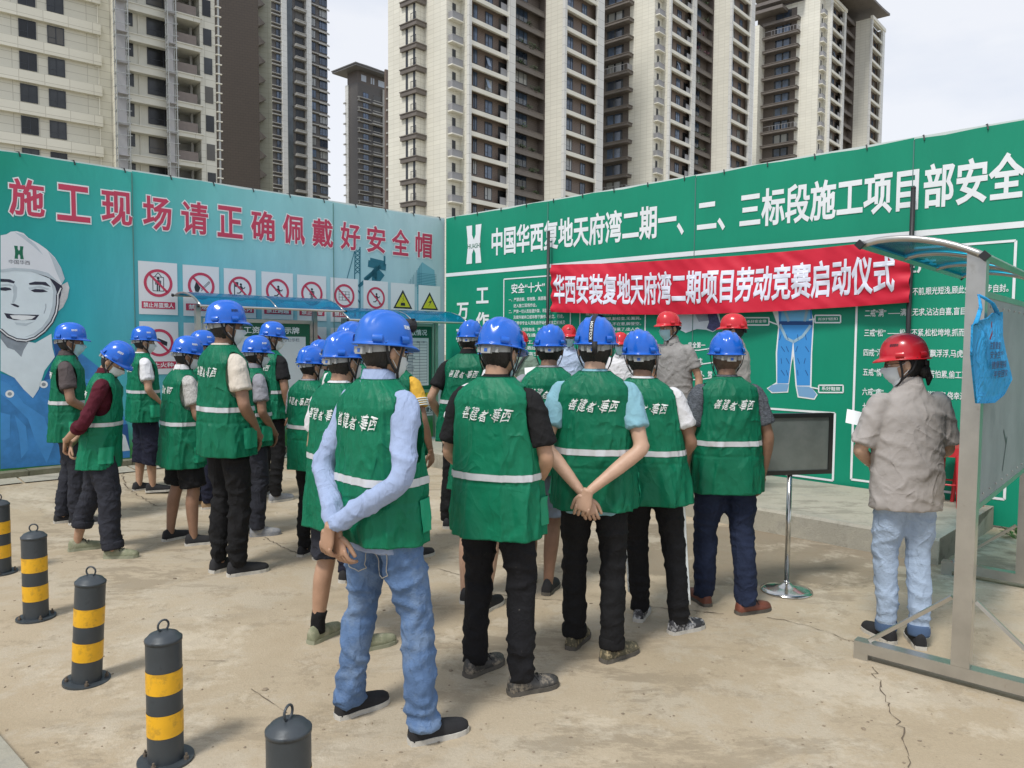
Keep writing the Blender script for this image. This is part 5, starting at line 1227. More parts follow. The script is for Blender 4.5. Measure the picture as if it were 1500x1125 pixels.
    if g('turnup') or leg == 'rolled':
        for s in (-1, 1):
            ze = zend if not (leg == 'rolled' and s == 1) else .07
            kn, an = knee[s], ank[s]; e = kn.lerp(an, (kn.z-ze-.03)/(kn.z-an.z)); d_ = (kn-an).normalized()
            mb = MB().tube([e-d_*.022, e, e+d_*.03, e+d_*.04], [g('cuffr',.062)*wl+.004, g('cuffr',.062)*wl+.008, g('cuffr',.062)*wl+.007, g('cuffr',.062)*wl+.002], 18, sub=2); add('turn_up', mb.xf(sh), g('turnup') or lc, tr, sm=True, world=False)
    if g('sidestripe'):
        for s in (-1, 1):
            mb = MB(); q_ = 1.3 if leg == 'capri' else 1; pts = [hip[s]+Vector((s*.086,0,0)), hip[s].lerp(knee[s],.5)+Vector((s*.083,0,0)), knee[s]+Vector((s*.068*q_,0,0)), knee[s].lerp(ank[s],.3 if leg == 'capri' else .8)+Vector((s*.060*q_*1.05,0,0))]
            mb.tube(pts, [(g('sidestripe'), .011)]*4, 8, up=(0,1,0), sub=4); add('side_stripe', mb.xf(sh), M_LETTER, tr, sm=True, world=False)
    if g('jeans') == 2:
        va_ = np.array(v)
        def ys(x, z): m_ = (abs(va_[:,0]-x) < .02) & (abs(va_[:,2]-z) < .02); return float(va_[m_,1].min())-.002 if m_.any() else -.12
        for s in (-1, 1):
            mb = MB(); x0, x1 = (s*.03, s*.12); z1, z0 = .80, .69
            ed = [(x0,z1),(x1,z1),(x1-s*.005,z0+.02),((x0+x1)/2,z0),(x0+s*.005,z0+.02),(x0,z1)]
            for a_, b2 in zip(ed, ed[1:]): n_ = 5; q_ = [(a_[0]+(b2[0]-a_[0])*u/n_, a_[1]+(b2[1]-a_[1])*u/n_) for u in range(n_+1)]; mb.tube([(x, ys(x, z), z) for x, z in q_], [.002]*(n_+1), 5)
            add('pocket_stitching', mb.xf(sh), mat('stitch', (.45,.42,.36), .8), tr, world=False)
    # ---------------- shoes
    for s, fa in ((-1, fy[0]), (1, fy[1])):
        A = ank[s]; fm = Matrix.Rotation(R(-fa), 3, 'Z'); fx = lambda p: Vector((A.x, A.y, 0)) + fm @ Vector(p)
        su, so_ = MB(), MB(); n = 16
        prof = [(-.070,.020,.045),(-.060,.033,.075),(-.03,.037,.088),(.02,.036,.078),(.06,.041,.062),(.11,.047,.052),(.15,.045,.044),(.18,.036,.036),(.196,.018,.024)]
        vs = []
        for y_, w_, h_ in prof:
            for j in range(n):
                t = 2*math.pi*j/n; vs.append((w_*math.cos(t)+.004*s*0, y_, .018+max(-.2, math.sin(t))*h_*(1 if math.sin(t) > 0 else .3)))
        m_ = len(prof); su.add(vs, [(i*n+j, i*n+(j+1)%n, (i+1)*n+(j+1)%n, (i+1)*n+j) for i in range(m_-1) for j in range(n)] + [tuple(range(n-1,-1,-1)), tuple((m_-1)*n+j for j in range(n))])
        outl = [(-.076,0),(-.068,.030),(-.03,.040),(.03,.039),(.08,.047),(.13,.051),(.17,.043),(.195,.024),(.203,0)]
        poly = [(w_, y_) for y_, w_ in outl] + [(-w_, y_) for y_, w_ in outl[-2:0:-1]]
        so_.prism(poly, 0.0, .022)
        sh_ = add('shoe', su.xf(fx), g('shoe'), P, sm=True, world=False); add('sole', so_.xf(fx), g('sole', M_SOLE), sh_, world=False)
        if g('laces'):
            mb = MB()
            for q in range(4): y_ = .035+.022*q; z_ = .104-.40*(y_-.02); mb.tube([(-.022,y_,z_-.012),(0,y_+.006,z_),(.022,y_,z_-.012)], [.0028]*3, 5)
            mb.tube([(0,.03,.102),(.03,.05,.09),(.045,.07,.06)], [.0025]*3, 5); mb.tube([(0,.03,.102),(-.028,.045,.092),(-.04,.06,.07)], [.0025]*3, 5)
            add('laces', mb.xf(fx), g('laces'), sh_, world=False)
        if g('sock'): mb = MB().tube([Vector((A.x,A.y,.05)), Vector((A.x,A.y,.12)), knee[s].lerp(A,.78)], [.043,.042,.045], 12, sub=2); add('sock', mb.xf(sh), g('sock'), P, sm=True, world=False)
    if g('xstrap'):
        mb = MB().tube([(-.10,-.05,1.50),(-.11,.04,1.50),(-.07,.125,1.40),(.03,.165,1.22),(.14,.16,1.05),(.2,.1,.97)], [(.016,.003)]*6, 6, up=(1,0,.4), sub=3); add('bag_strap', mb.xf(sh), M_STRAP, P, sm=True, world=False)
    # ---------------- vest
    if vest:
        tab = [(hem,.222,.160,-.003),(hem+.12,.219,.157,-.003),(1.05,.215,.150,0),(1.2,.209,.142,0),(1.34,.204,.134,0),(1.40,.200,.128,-.005),(1.445,.180,.108,-.010),(1.478,.142,.09,-.012),(1.502,.105,.080,-.008),(1.520,.083,.074,-.002)]
        bz = [t_[0] for t_ in tab]
        def S(t, z, o_=0.):
            z = max(bz[0], min(bz[-1], z)); i = max(0, min(len(tab)-2, sum(1 for q in bz if q <= z)-1)); a_, b2 = tab[i], tab[i+1]; u_ = (z-a_[0])/(b2[0]-a_[0])
            w_, d_, cy = [a_[q]*(1-u_)+b2[q]*u_ for q in (1,2,3)]; bk = bulk if z < 1.35 else 1+(bulk-1)*max(0,(1.5-z)/.15)
            w_ *= bk; d_ *= bk; c_, s_ = math.cos(t), math.sin(t); e = .82
            drop = smooth((1.2-z)/(1.2-hem)); 
            cn = noise.noise(Vector((c_*2.3+seed, s_*2.3, z*2.6))); cn2 = noise.noise(Vector((c_*3.5, s_*3.5+seed, z*5.5+c_*3)))
            fl = .008*max(0, 1-abs(cn)*7)**1.3*smooth((1.5-z)/.1)+.0045*max(0, 1-abs(cn2)*8)**1.3 + drop*(.006+.010*math.sin(t*5+seed)+.007*math.sin(t*11+seed*2)) + .010*(fold(c_*1.6, s_*1.6, z*3.2, seed)*.7-.4)*smooth((1.5-z)/.2) + .004*noise.noise(Vector((c_*5, s_*5, z*13+seed)))
            if s_ < 0: fl += -.012*drop*math.exp(-(c_/.35)**2) if g('arm','').startswith('behind') else 0
            fl -= .004*math.exp(-((z-1.02)/.008)**2)+.003*math.exp(-((c_*w_-.085)/.006)**2)*(s_ < 0)*(z < 1.45)+.003*math.exp(-((c_*w_+.085)/.006)**2)*(s_ < 0)*(z < 1.45)
            r_ = 1+(fl+o_)/max(.09, w_)
            return Vector((w_*math.copysign(abs(c_)**e, c_)*r_, cy+d_*math.copysign(abs(s_)**e, s_)*(1+(fl+o_)/max(.08, d_)), z))
        nt_, nz = 150, 90; dT, zc, zr = .56, 1.325, .148
        par = {}
        def inh(t, z): u_ = min(abs(math.remainder(t, 2*math.pi)), abs(math.remainder(t-math.pi, 2*math.pi))); return (u_/dT)**2+((z-zc)/zr)**2
        prm = [[(2*math.pi*i/nt_, hem+(bz[-1]-hem)*j/nz) for j in range(nz+1)] for i in range(nt_)]
        cell = {(i,j): inh(2*math.pi*(i+.5)/nt_, hem+(bz[-1]-hem)*(j+.5)/nz) > 1 for i in range(nt_) for j in range(nz)}
        for i in range(nt_):
            for j in range(1, nz):
                adj = [cell[((i+a_)%nt_, j+b2)] for a_ in (-1,0) for b2 in (-1,0)]
                if any(adj) and not all(adj):
                    t, z = prm[i][j]; c0 = 0. if abs(math.remainder(t, 2*math.pi)) < 1.5 else math.pi; dt = math.remainder(t-c0, 2*math.pi); s_ = math.sqrt(max(1e-6, inh(t, z)))
                    prm[i][j] = (c0+dt/s_, zc+(z-zc)/s_)
        ve = MB(); idx = {}
        for i in range(nt_):
            for j in range(nz+1): idx[(i,j)] = len(ve.v); ve.v.append(S(*prm[i][j]))
        fc = [(idx[(i,j)], idx[((i+1)%nt_,j)], idx[((i+1)%nt_,j+1)], idx[(i,j+1)]) for (i,j), kp in cell.items() if kp]
        bm = bmesh.new(); bv = [bm.verts.new(p) for p in ve.v]
        for q in fc: bm.faces.new([bv[a_] for a_ in q])
        for q in [a_ for a_ in bm.verts if not a_.link_faces]: bm.verts.remove(q)
        bmesh.ops.solidify(bm, geom=bm.faces[:], thickness=.004); bm.verts.index_update()
        ve = MB(); ve.v = [tuple(q.co) for q in bm.verts]; ve.f = [tuple(q.index for q in f_.verts) for f_ in bm.faces]; ve.m = [0]*len(ve.f); bm.free()
        vo = add('vest', ve.xf(sh), M_VEST, P, sm=True, world=False)
        rb_ = MB(); zs = g('stripz', 1.105); vs = []
        for i in range(nt_+1):
            for z in (zs-.016, zs, zs+.016): vs.append(S(2*math.pi*i/nt_, z, .0035))
        rb_.add(vs, [(i*3+c, i*3+3+c, i*3+4+c, i*3+1+c) for i in range(nt_) for c in range(2)])
        add('reflective_strip', rb_.xf(sh), M_STRIP, vo, sm=True, world=False)
        for t0, t1 in ((.05,.85),(math.pi-.85,math.pi-.05)):
            pk_ = MB(); vs = []; z0_ = hem+.05
            for i in range(13):
                for z in [z0_+.135*j/6 for j in range(7)]: e_ = min(i,12-i)/2; vs.append(S(t0+(t1-t0)*i/12, z, .004+.005*min(1,e_)))
            pk_.add(vs, [(i*7+c, i*7+7+c, i*7+8+c, i*7+1+c) for i in range(12) for c in range(6)]); add('pocket', pk_.xf(sh), M_VEST, vo, sm=True, world=False)
        # brush lettering across the shoulder blades
        X = [q[0] for q in VS]; Y = [q[1] for q in VS]; x0, x1, y0, y1 = min(X), max(X), min(Y), max(Y); le = MB()
        cw_ = (x1-x0)/5.6
        for x, y, h in VS:
            u_ = (x-x0)/(x1-x0); v_ = (y-y0)/(y1-y0); ci = int(u_*5.6)
            v_ = .10*math.sin(ci*2.3+1)+v_*(.95+.15*math.sin(ci*1.9)); wx_ = -.120+.245*u_+.022*(v_-.5)
            wx_ += .0022*math.sin(v_*9+ci); z = 1.315+.062*v_+.0022*math.sin(u_*60)
            lo_t, hi_t = -math.pi, 0                                   # solve x on the back
            for _ in range(16):
                md_ = (lo_t+hi_t)/2
                if S(md_, z).x < wx_: lo_t = md_
                else: hi_t = md_
            le.v.append(tuple(S(md_, z, .005+h*.0006)))
        le.f = list(VF); le.m = [0]*len(VF)
        add('lettering', le.xf(sh), M_LETTER, vo, world=False)
    return P, sh, k

J_BLUE = cloth('jeans_blue', (.10,.17,.31), var=.22, vs=7, bs=140, dirt=((.24,.32,.44), .4, 6), dthr=.48); J_NAVY = cloth('jeans_navy', (.018,.026,.055), var=.3, vs=6)
J_LIGHT = cloth('jeans_pale', (.36,.45,.58), var=.16, vs=7, bs=120); K_BLACK = cloth('cotton_black', (.012,.012,.013), var=.2, vs=8); K_BLACKD = cloth('cotton_black_dusty', (.013,.013,.015), var=.2, vs=8, dirt=((.30,.27,.22), .6, 30), dthr=.66)
K_NAVY = cloth('cotton_navy', (.016,.018,.034), var=.2); K_CHAR = cloth('cotton_charcoal', (.030,.032,.042), var=.2, dirt=((.2,.19,.18), .35, 24), dthr=.63); K_GRSH = cloth('shorts_greyblue', (.20,.24,.30))
S_WHITE = cloth('tee_white', (.70,.70,.72), var=.04); S_CREAM = cloth('tee_cream', (.62,.56,.48), var=.05); S_BLACK = cloth('tee_black', (.015,.015,.016)); S_MAROON = cloth('shirt_maroon', (.085,.012,.022)); S_BROWN = cloth('shirt_taupe', (.085,.07,.07))
S_PATT = cloth('polo_patterned', (.44,.43,.41), var=.35, vs=90); S_GREY = cloth('tee_grey', (.28,.28,.31)); S_LBLUE = cloth('shirt_pale_blue', (.33,.41,.60), var=.07, vs=18, bump=.5, bs=70, aniso=(1,1,.25)); S_TEAL = cloth('tee_pale_teal', (.22,.42,.50))
S_HEATH = cloth('tee_heather', (.09,.10,.115), var=.7, vs=60, aniso=(1,1,4)); S_YEL = cloth('tee_yellow', (.72,.42,.06)); S_SAGE = cloth('shirt_sage', (.17,.24,.19)); S_PBLUE = cloth('polo_sky', (.45,.55,.72)); S_PGREY = cloth('polo_grey', (.30,.29,.28)); S_WORK = cloth('work_shirt_grey', (.40,.37,.35), var=.05, bump=.3, bs=30, crumple=(.45, 4))
H_BLACK = mat('canvas_black', (.016,.016,.018), .85, var=.3, vs=20); H_OLIVE = mat('canvas_olive', (.24,.25,.16), .9, var=.2, vs=20, dirt=((.4,.37,.28), .6, 20)); H_GREY = mat('shoe_grey', (.25,.26,.28), .8, var=.2, vs=20, dirt=((.4,.37,.3), .5, 20)); H_BROWN = mat('leather_brown', (.16,.05,.03), .5, var=.3, vs=14); H_MUD = mat('trainer_muddy', (.05,.048,.045), .5, var=.5, vs=14, dirt=((.34,.29,.22), .9, 18)); H_CAMO = mat('canvas_camo', (.09,.08,.05), .85, dirt=((.42,.34,.2), 1, 34)); H_TAN = mat('boot_tan', (.30,.20,.11), .8, var=.2, vs=20)
H_SNK = mat('sneaker_black_white', (.03,.03,.035), .6, dirt=((.6,.6,.6), 1, 16)); M_LWHITE = mat('lace_white', (.6,.58,.54), .8)
GB = 'workers in blue helmets and green vests'; GR = 'people in red helmets'
PEOPLE = [
 dict(fl=(92,765), fr=(114,768), top=(98,474), yaw=62, shirt=S_BROWN, arm='front', legcol=K_CHAR, shoe=H_BLACK, skin=1, collar='polo', group=GB, label='worker at far left in taupe short sleeves, half behind the man in the maroon shirt'),
 dict(fl=(114,806), fr=(166,817), top=(158,503), yaw=68, hyaw=18, pitch=34, lean=.0, tall=1.76, shirt=S_MAROON, sleeve='rolled', arm='behind', legs='rolled', legcol=K_CHAR, shoe=H_OLIVE, sole=mat('sole_olive', (.3,.31,.22), .8), collar='polo', mask='white', wide=1.25, laces=H_BLACK, hem=.74, group=GB, label='worker looking down, rolled maroon sleeves under green vest, hands behind him, olive shoes'),
 dict(fl=(204,717), fr=(224,722), top=(207,479), yaw=52, hyaw=4, shirt=S_WHITE, arm='front_low', legs='capri', legcol=K_NAVY, sidestripe=.006, shoe=H_BLACK, mask='white', wide=1.12, bulk=1.06, hem=.78, group=GB, label='worker in white sleeves and dark cropped trousers with a thin white side stripe'),
 dict(fl=(250,791), fr=(284,798), top=(268,493), yaw=48, hyaw=10, pitch=10, shirt=S_PATT, arm='front', legs='short', legcol=K_BLACK, shoe=H_BLACK, skin=1, mask='white', collar='polo', collarcol=S_WHITE, bulk=1.1, hem=.68, stripz=1.06, wide=1.1, group=GB, label='stocky worker in patterned white polo sleeves and black knee-length shorts'),
 dict(fl=(288,742), fr=(306,745), top=(293,485), yaw=50, shirt=S_GREY, arm='front', legcol=K_NAVY, shoe=H_TAN, skin=1, mask='white', group=GB, label='worker almost hidden behind the tall cream-sleeved man, wearing tan boots'),
 dict(fl=(322,836), fr=(349,842), top=(326,442), yaw=42, hyaw=14, pitch=2, shirt=S_CREAM, arm='front_low', legcol=K_BLACK, cuffr=.05, shoe=H_BLACK, skin=1, mask='white', hem=.80, wide=1.05, inkdark=1, seed=3, folds=1.3, group=GB, label='tall slim worker in cream short sleeves and black cuffed trousers, black slip-on shoes'),
 dict(fl=(356,777), fr=(378,785), top=(372,493), yaw=52, shirt=S_GREY, arm='front_low', legcol=K_CHAR, shoe=H_GREY, mask='white', skin=1, wide=1.1, laces=H_GREY, sole=H_GREY, collar='polo', hem=.82, seed=4, group=GB, label='worker in pale grey short sleeves and dusty dark trousers with pale grey shoes'),
 dict(fl=(386,728), fr=(404,735), top=(394,472), yaw=30, hyaw=30, pitch=8, shirt=S_BLACK, arm='side', legcol=K_BLACK, shoe=H_GREY, skin=1, mask='white', hair='shaved', hem=.84, group=GB, label='worker in black short sleeves standing in front of the left notice board'),
 dict(fl=(446,813), fr=(470,818), top=(452,508), yaw=34, hyaw=8, pitch=6, shirt=S_GREY, arm='front', legcol=K_BLACK, shoe=H_BLACK, mask='white', wide=.92, hem=.77, stripz=1.13, seed=6, group=GB, label='worker with narrow black trousers and green vest, left of the pale blue shirted man'),
 dict(fl=(466,772), fr=(492,776), top=(468,499), yaw=30, shirt=S_BLACK, arm='front', legcol=K_CHAR, shoe=H_BLACK, mask='white', group=GB, label='worker hidden but for the crown of a blue helmet behind the narrow-trousered worker'),
 dict(fl=(466,938), fr=(534,952), top=(499,487), yaw=38, hyaw=0, pitch=5, shirt=S_WHITE, arm='front_low', legs='short', legcol=K_CHAR, shoe=H_OLIVE, sole=mat('sole_olive', (0,0,0)), sock=K_BLACK, mask='white', hem=.70, seed=8, group=GB, label='worker in dark shorts with black sock and olive shoe, behind the pale blue shirted man'),
 dict(fl=(508,850), fr=(534,852), top=(513,473), yaw=30, shirt=S_WHITE, arm='front', legcol=K_NAVY, shoe=H_BLACK, group=GB, label='worker showing only a blue helmet top, just behind the helmet with the headlamp'),
 dict(fl=(513,1046), fr=(622,1084), top=(553,457), yaw=40, hyaw=6, pitch=8, tilt=4, shirt=S_LBLUE, sleeve='long', arm='behind_low', legcol=J_BLUE, jeans=2, shoe=H_BLACK, collar='polo', mask='white', dusty=1, lamp=1, wide=1.06, bulk=1.02, hem=.84, shirthem=.79, stripz=1.10, seed=9, folds=1.5, cuffr=.072, feet=(8,22), logo=30, group=GB, label='foreground worker in pale blue long-sleeved shirt and blue jeans, headlamp on dusty blue helmet'),
 dict(fl=(584,812), fr=(608,818), top=(577,490), yaw=28, shirt=S_YEL, arm='side', stripes=1, legcol=J_NAVY, shoe=H_BLACK, skin=1, hem=.84, seed=10, group=GB, label='worker in yellow striped sleeves, head hidden behind the foreground man in pale blue'),
 dict(fl=(655,772), fr=(690,772), top=(688,470), yaw=12, hyaw=0, shirt=S_BLACK, arm='pocket', legcol=K_BLACK, shoe=H_BLACK, collar='polo', bulk=1.02, seed=11, group=GB, label='worker with a black shirt collar, seen from behind beside the right notice board'),
 dict(fl=(682,880), fr=(712,894), top=(726,487), yaw=14, shirt=S_WHITE, arm='behind_low', legs='short', legcol=K_GRSH, shoe=H_BLACK, collar='polo', skin=2, hem=.78, seed=12, group=GB, label='worker with white collar, hands behind him, mostly hidden by the man in black sleeves'),
 dict(fl=(697,986), fr=(764,1014), top=(727,466), yaw=22, hyaw=12, pitch=12, shirt=S_BLACK, slen=.78, arm='front_low', legcol=K_BLACKD, shoe=H_MUD, sole=M_SOLEG, laces=H_BLACK, bulk=1.06, hem=.755, stripz=1.05, wide=1.02, seed=13, inkdark=1, feet=(20,42), folds=1.2, group=GB, label='foreground worker in black short sleeves, long green vest and muddy grey lace-up trainers'),
 dict(fl=(778,850), fr=(803,868), top=(806,477), yaw=4, shirt=S_GREY, arm='front', legs='short', legcol=K_GRSH, shoe=H_BLACK, sole=M_SOLEG, skin=1, wide=1.1, hem=.80, seed=14, group=GB, label='worker in grey-blue shorts between the black-sleeved man and the teal-sleeved man'),
 dict(fl=(841,946), fr=(896,966), top=(872,465), yaw=10, hyaw=4, pitch=3, shirt=S_TEAL, arm='behind_low', legcol=K_BLACK, shoe=H_CAMO, sole=M_SOLEG, skin=2, lampstrap=1, bulk=1.02, hem=.80, shirthem=.77, seed=15, turnup=K_BLACK, feet=(14,40), group=GB, label='worker in pale teal sleeves, arms clasped behind, black strap over his blue helmet'),
 dict(fl=(937,906), fr=(994,926), top=(938,485), yaw=10, hyaw=8, pitch=3, shirt=S_WHITE, arm='front_low', legcol=K_BLACK, sidestripe=.016, shoe=H_SNK, laces=M_LWHITE, skin=1, bulk=1.04, hem=.77, stripz=1.08, seed=16, feet=(10,50), group=GB, label='worker in white sleeves, black trousers with wide white side stripe and black-white sneakers'),
 dict(fl=(1030,884), fr=(1092,898), top=(1066,487), yaw=-4, hyaw=4, pitch=2, shirt=S_HEATH, slen=.72, arm='side', legcol=J_NAVY, shoe=H_BROWN, sole=M_SOLEG, laces=H_BLACK, hair='shaved', skin=1, bulk=1.06, hem=.78, stripz=1.10, wide=1.12, seed=17, feet=(-10,70), group=GB, label='rightmost vested worker, seen from behind, heather grey sleeves, navy jeans and brown shoes'),
 dict(pd=(764,9.0,.2), top=(763,485), yaw=205, helmet='red', vest=0, shirt=S_SAGE, collar='polo', arm='hold', xstrap=1, legcol=K_BLACK, shoe=H_BLACK, glasses=1, seed=18, group=GR, label='person in red helmet and sage shirt writing on a sheet of paper, cross-body strap'),
 dict(pd=(834,9.4,.2), top=(833,476), yaw=182, helmet='red', vest=0, shirt=S_PBLUE, collar='polo', arm='side', legcol=K_NAVY, shoe=H_BLACK, glasses=1, seed=19, logo=90, group=GR, label='person in red helmet, blue mask and pale blue polo shirt facing the workers'),
 dict(pd=(908,8.7,.2), top=(909,487), yaw=190, helmet='red', vest=0, shirt=S_WHITE, arm='side', legcol=K_BLACK, shoe=H_BLACK, hair='bun', bulk=.92, seed=20, group=GR, label='small person in red helmet and white tee shirt, between two blue helmets'),
 dict(pd=(1000,7.5,.2), top=(982,457), yaw=222, hyaw=22, pitch=2, helmet='red', vest=0, shirt=S_PGREY, collar='polo', arm='side', legcol=K_BLACK, shoe=H_BLACK, bulk=1.02, seed=21, group=GR, label='tall man in red helmet, pale blue mask and grey polo shirt, standing before the banner'),
 dict(pd=(1083,7.0,.2), top=(1078,460), yaw=-58, hyaw=-10, pitch=2, helmet='red', vest=0, shirt=S_WORK, collar='polo', arm='front', legcol=K_BLACK, shoe=H_BLACK, seed=22, group=GR, label='man in red helmet and pinkish grey work shirt, turned away to the left'),
 dict(fl=(1297,938), fr=(1345,946), top=(1334,495), yaw=-6, hyaw=-62, pitch=6, helmet='red', vest=0, shirt=S_WORK, sleeve='short', slen=.86, collar='polo', arm='front', legcol=J_LIGHT, jeans=1, turnup=mat('turnup_blue', (.07,.12,.22), .9), shoe=H_BLACK, sole=M_SOLE, skin=2, glasses=1, hair='bun', mask='white', tall=1.78, bulk=1.1, hem=.86, shirthem=.80, wide=.95, cuffr=.056, seed=23, feet=(-4,22), logo=150, group=GR, label='woman in red helmet, grey work shirt and pale turned-up jeans beside the steel frame'),
]
MADE = [build_person(sp) for sp in PEOPLE]

# ================================================================== STREET FURNITURE AND FRAMES
M_BOL = mat('bollard_grey', (.052,.062,.070), .42, .2, var=.14, vs=6, dirt=((.02,.022,.025), .8, 12), dthr=.6, bump=.1, bs=30)
M_BYEL = mat('reflective_yellow', (.78,.42,.015), .4, var=.08, vs=10, dirt=((.35,.2,.03), .5, 26)); M_RUST = mat('rusty_bolt', (.16,.13,.10), .7, .4, var=.4, vs=60)
def bollard(base, tilt, label, seed):
    z0 = gz(base[0], base[1]); r = root('bollard', (base[0], base[1], z0), label, 'bollard', 'striped steel bollards along the left foreground'); r.rotation_euler = (R(tilt[0]), R(tilt[1]), R(seed*50)) if tilt != (0,0) else (0,0,R(seed*50))
    rd, h = .066, .49
    mb = MB(); mb.tube([(0,0,.01),(0,0,h)], [rd]*2, 40, cap=False); mb.tube([(0,0,h-.012),(0,0,h),(0,0,h+.002),(0,0,h+.016),(0,0,h+.026),(0,0,h+.030)], [rd+.002,rd+.0025,rd*.98,rd*.8,rd*.45,.004], 40); part('post', mb, M_BOL, r).data.polygons.foreach_set('use_smooth', [True]*len(mb.f))
    for a, b_ in ((.285,.37),(.115,.205)):
        mb = MB(); mb.tube([(0,0,a),(0,0,b_)], [rd+.0012]*2, 40, cap=False); add('reflective_band', mb, M_BYEL, r, sm=True, world=False)
    mb = MB(); mb.tube([(math.cos(t*math.pi/9)*.022, 0, h+.048+math.sin(t*math.pi/9)*.022) for t in range(19)], [.0042]*19, 8, up=(0,1,0), cap=False); add('ring', mb, M_BOL, r, sm=True, world=False)
    mb = MB(); mb.tube([(0,0,-.004),(0,0,.010)], [.104,.104], 36); pl = part('base_plate', mb, M_BOL, r)
    for k in range(4):
        a = k*math.pi/2+.5; mb = MB(); mb.tube([(math.cos(a)*.085,math.sin(a)*.085,.008),(math.cos(a)*.085,math.sin(a)*.085,.022)], [.010]*2, 6); mb.tube([(math.cos(a)*.085,math.sin(a)*.085,.02),(math.cos(a)*.085,math.sin(a)*.085,.034)], [.005]*2, 6); part('bolt', mb, M_RUST, pl)
for i, (px, py, tl_, lb_) in enumerate([(1,842,(0,0),'striped bollard cut by the left edge of the view, farthest of the row'),(53,908,(0,0),'upright striped bollard next to the one at the left edge'),
        (127,1000,(0,3.6),'striped bollard that leans to the right, middle of the row'),(243,1116,(0,0),'upright striped bollard nearest in full view, right of the leaning one'),(425,1300,(0,0),'bollard of which only the grey cap and ring show at the bottom edge')]):
    p = G(px, py-3); bollard((p.x, p.y), tl_, lb_, i*.37 if tl_ == (0,0) else 0)

# sign stand
p = G(1152, 866); r = root('sign_stand', tuple(p), 'chrome pole stand on a round base holding a blank grey framed board', 'sign stand', None, R(12))
M_CHR = mat('chrome', (.55,.55,.53), .16, .95, var=.15, vs=8)
mb = MB(); mb.tube([(0,0,0),(0,0,.012),(0,0,.022),(0,0,.034),(0,0,.045),(0,0,.06)], [.165,.165,.135,.085,.04,.022], 48); add('base', mb, M_CHR, r, sm=True, world=False)
mb = MB(); mb.tube([(0,0,.05),(0,0,.80)], [.0165]*2, 20); mb.tube([(0,0,.05),(0,0,.075)], [.024,.019], 20); add('pole', mb, M_CHR, r, sm=True, world=False)
bd = MB(); w2, z0, z1 = .30, .785, 1.19
bd.box((-w2+.02,-.010,z0+.02),(w2-.02,.010,z1-.02)); part('board', bd, mat('board_grey', (.17,.20,.19), .35, .2, var=.2, vs=4, dirt=((.2,.22,.21), .5, 8)), r)
M_DFR = mat('frame_gunmetal', (.05,.055,.055), .35, .7)
for a, b_ in (((-w2,-.02,z0),(w2,.02,z0+.028)),((-w2,-.02,z1-.028),(w2,.02,z1)),((-w2,-.0195,z0+.028),(-w2+.028,.0195,z1-.028)),((w2-.028,-.0195,z0+.028),(w2,.0195,z1-.028))): mb = MB(); mb.box(a, b_); part('frame_rail', mb, M_DFR, r)

# ---- stainless canopy frame on the right
M_POLY = bpy.data.materials.new('blue_polycarbonate'); M_POLY.use_nodes = True; nt = M_POLY.node_tree; bs_ = nt.nodes['Principled BSDF']; out = nt.nodes['Material Output']
bs_.inputs['Base Color'].default_value = (.0, .13, .27, 1); bs_.inputs['Roughness'].default_value = .18
tr_ = nt.nodes.new('ShaderNodeBsdfTransparent'); tr_.inputs[0].default_value = (.03, .55, .86, 1); mxs = nt.nodes.new('ShaderNodeMixShader')
nn = nt.nodes.new('ShaderNodeTexNoise'); nn.inputs['Scale'].default_value = 5; nn.inputs['Detail'].default_value = 6; tcn = nt.nodes.new('ShaderNodeTexCoord'); nt.links.new(tcn.outputs['Object'], nn.inputs[0])
rr_ = nt.nodes.new('ShaderNodeMapRange'); rr_.inputs[1].default_value = .35; rr_.inputs[2].default_value = .7; rr_.inputs[3].default_value = .55; rr_.inputs[4].default_value = .8; nt.links.new(nn.outputs[0], rr_.inputs[0])
nt.links.new(rr_.outputs[0], mxs.inputs[0]); nt.links.new(tr_.outputs[0], mxs.inputs[1]); nt.links.new(bs_.outputs[0], mxs.inputs[2]); nt.links.new(mxs.outputs[0], out.inputs[0])
def canopy(rt, P, prof, a0, a1, nrib, q):
    """prof: list of (across, z); P gives directions: P.d along, P.n across"""
    sh_ = MB(); n = len(prof); vs = []
    m_ = 8
    for i in range(m_+1):
        for (o, z) in prof: vs.append(P.P(a0+(a1-a0)*i/m_, z, o))
    sh_.add(vs, [(i*n+j, (i+1)*n+j, (i+1)*n+j+1, i*n+j+1) for i in range(m_) for j in range(n-1)])
    cs = add('canopy_sheet', sh_, M_POLY, rt, sm=True)
    for k in range(nrib):
        a = a0+(a1-a0)*k/(nrib-1); mb = MB(); mb.tube([P.P(a, z-.012, o) for o, z in prof], [q]*n, 8, sub=2); add('canopy_rib', mb, M_STAIN, rt, sm=True)
    for (o, z) in (prof[0], prof[-1]):
        mb = MB(); c0, c1 = P.P(a0-.03, z-.012, o), P.P(a1+.03, z-.012, o); d = (c1-c0).normalized(); mb.tube([c0, c1], [(q*1.1, q*1.1)]*2, 4, up=(0,0,1)); add('canopy_rail', mb, M_STAIN, rt)
        for c in (c0, c1): mb = MB(); mb.tube([c-d*.012, c+d*.012], [q*1.5]*2, 4, up=(0,0,1)); add('end_cap', mb, M_BLACK, rt)
fa, fb = G(1272, 972), G(1500, 1030); dp = Vector((math.sin(R(41.5)), math.cos(R(41.5)), 0)); qd = Vector((dp.y, -dp.x, 0))
f2 = G(1424, 866); spc = 1.95; 
pb = G(1407, 1002); pb.z = 0; kk = (1267-750)/F; LF0 = (pb.x-kk*pb.y)/(qd.x-kk*qd.y)
r = root('notice_stand', tuple(pb), 'stainless steel notice frame with blue arched canopy and grey back panel, on the right', 'notice frame')
PC = Plane(pb, dp, qd)                        # along the panel, n across towards the camera side
LF = LF0
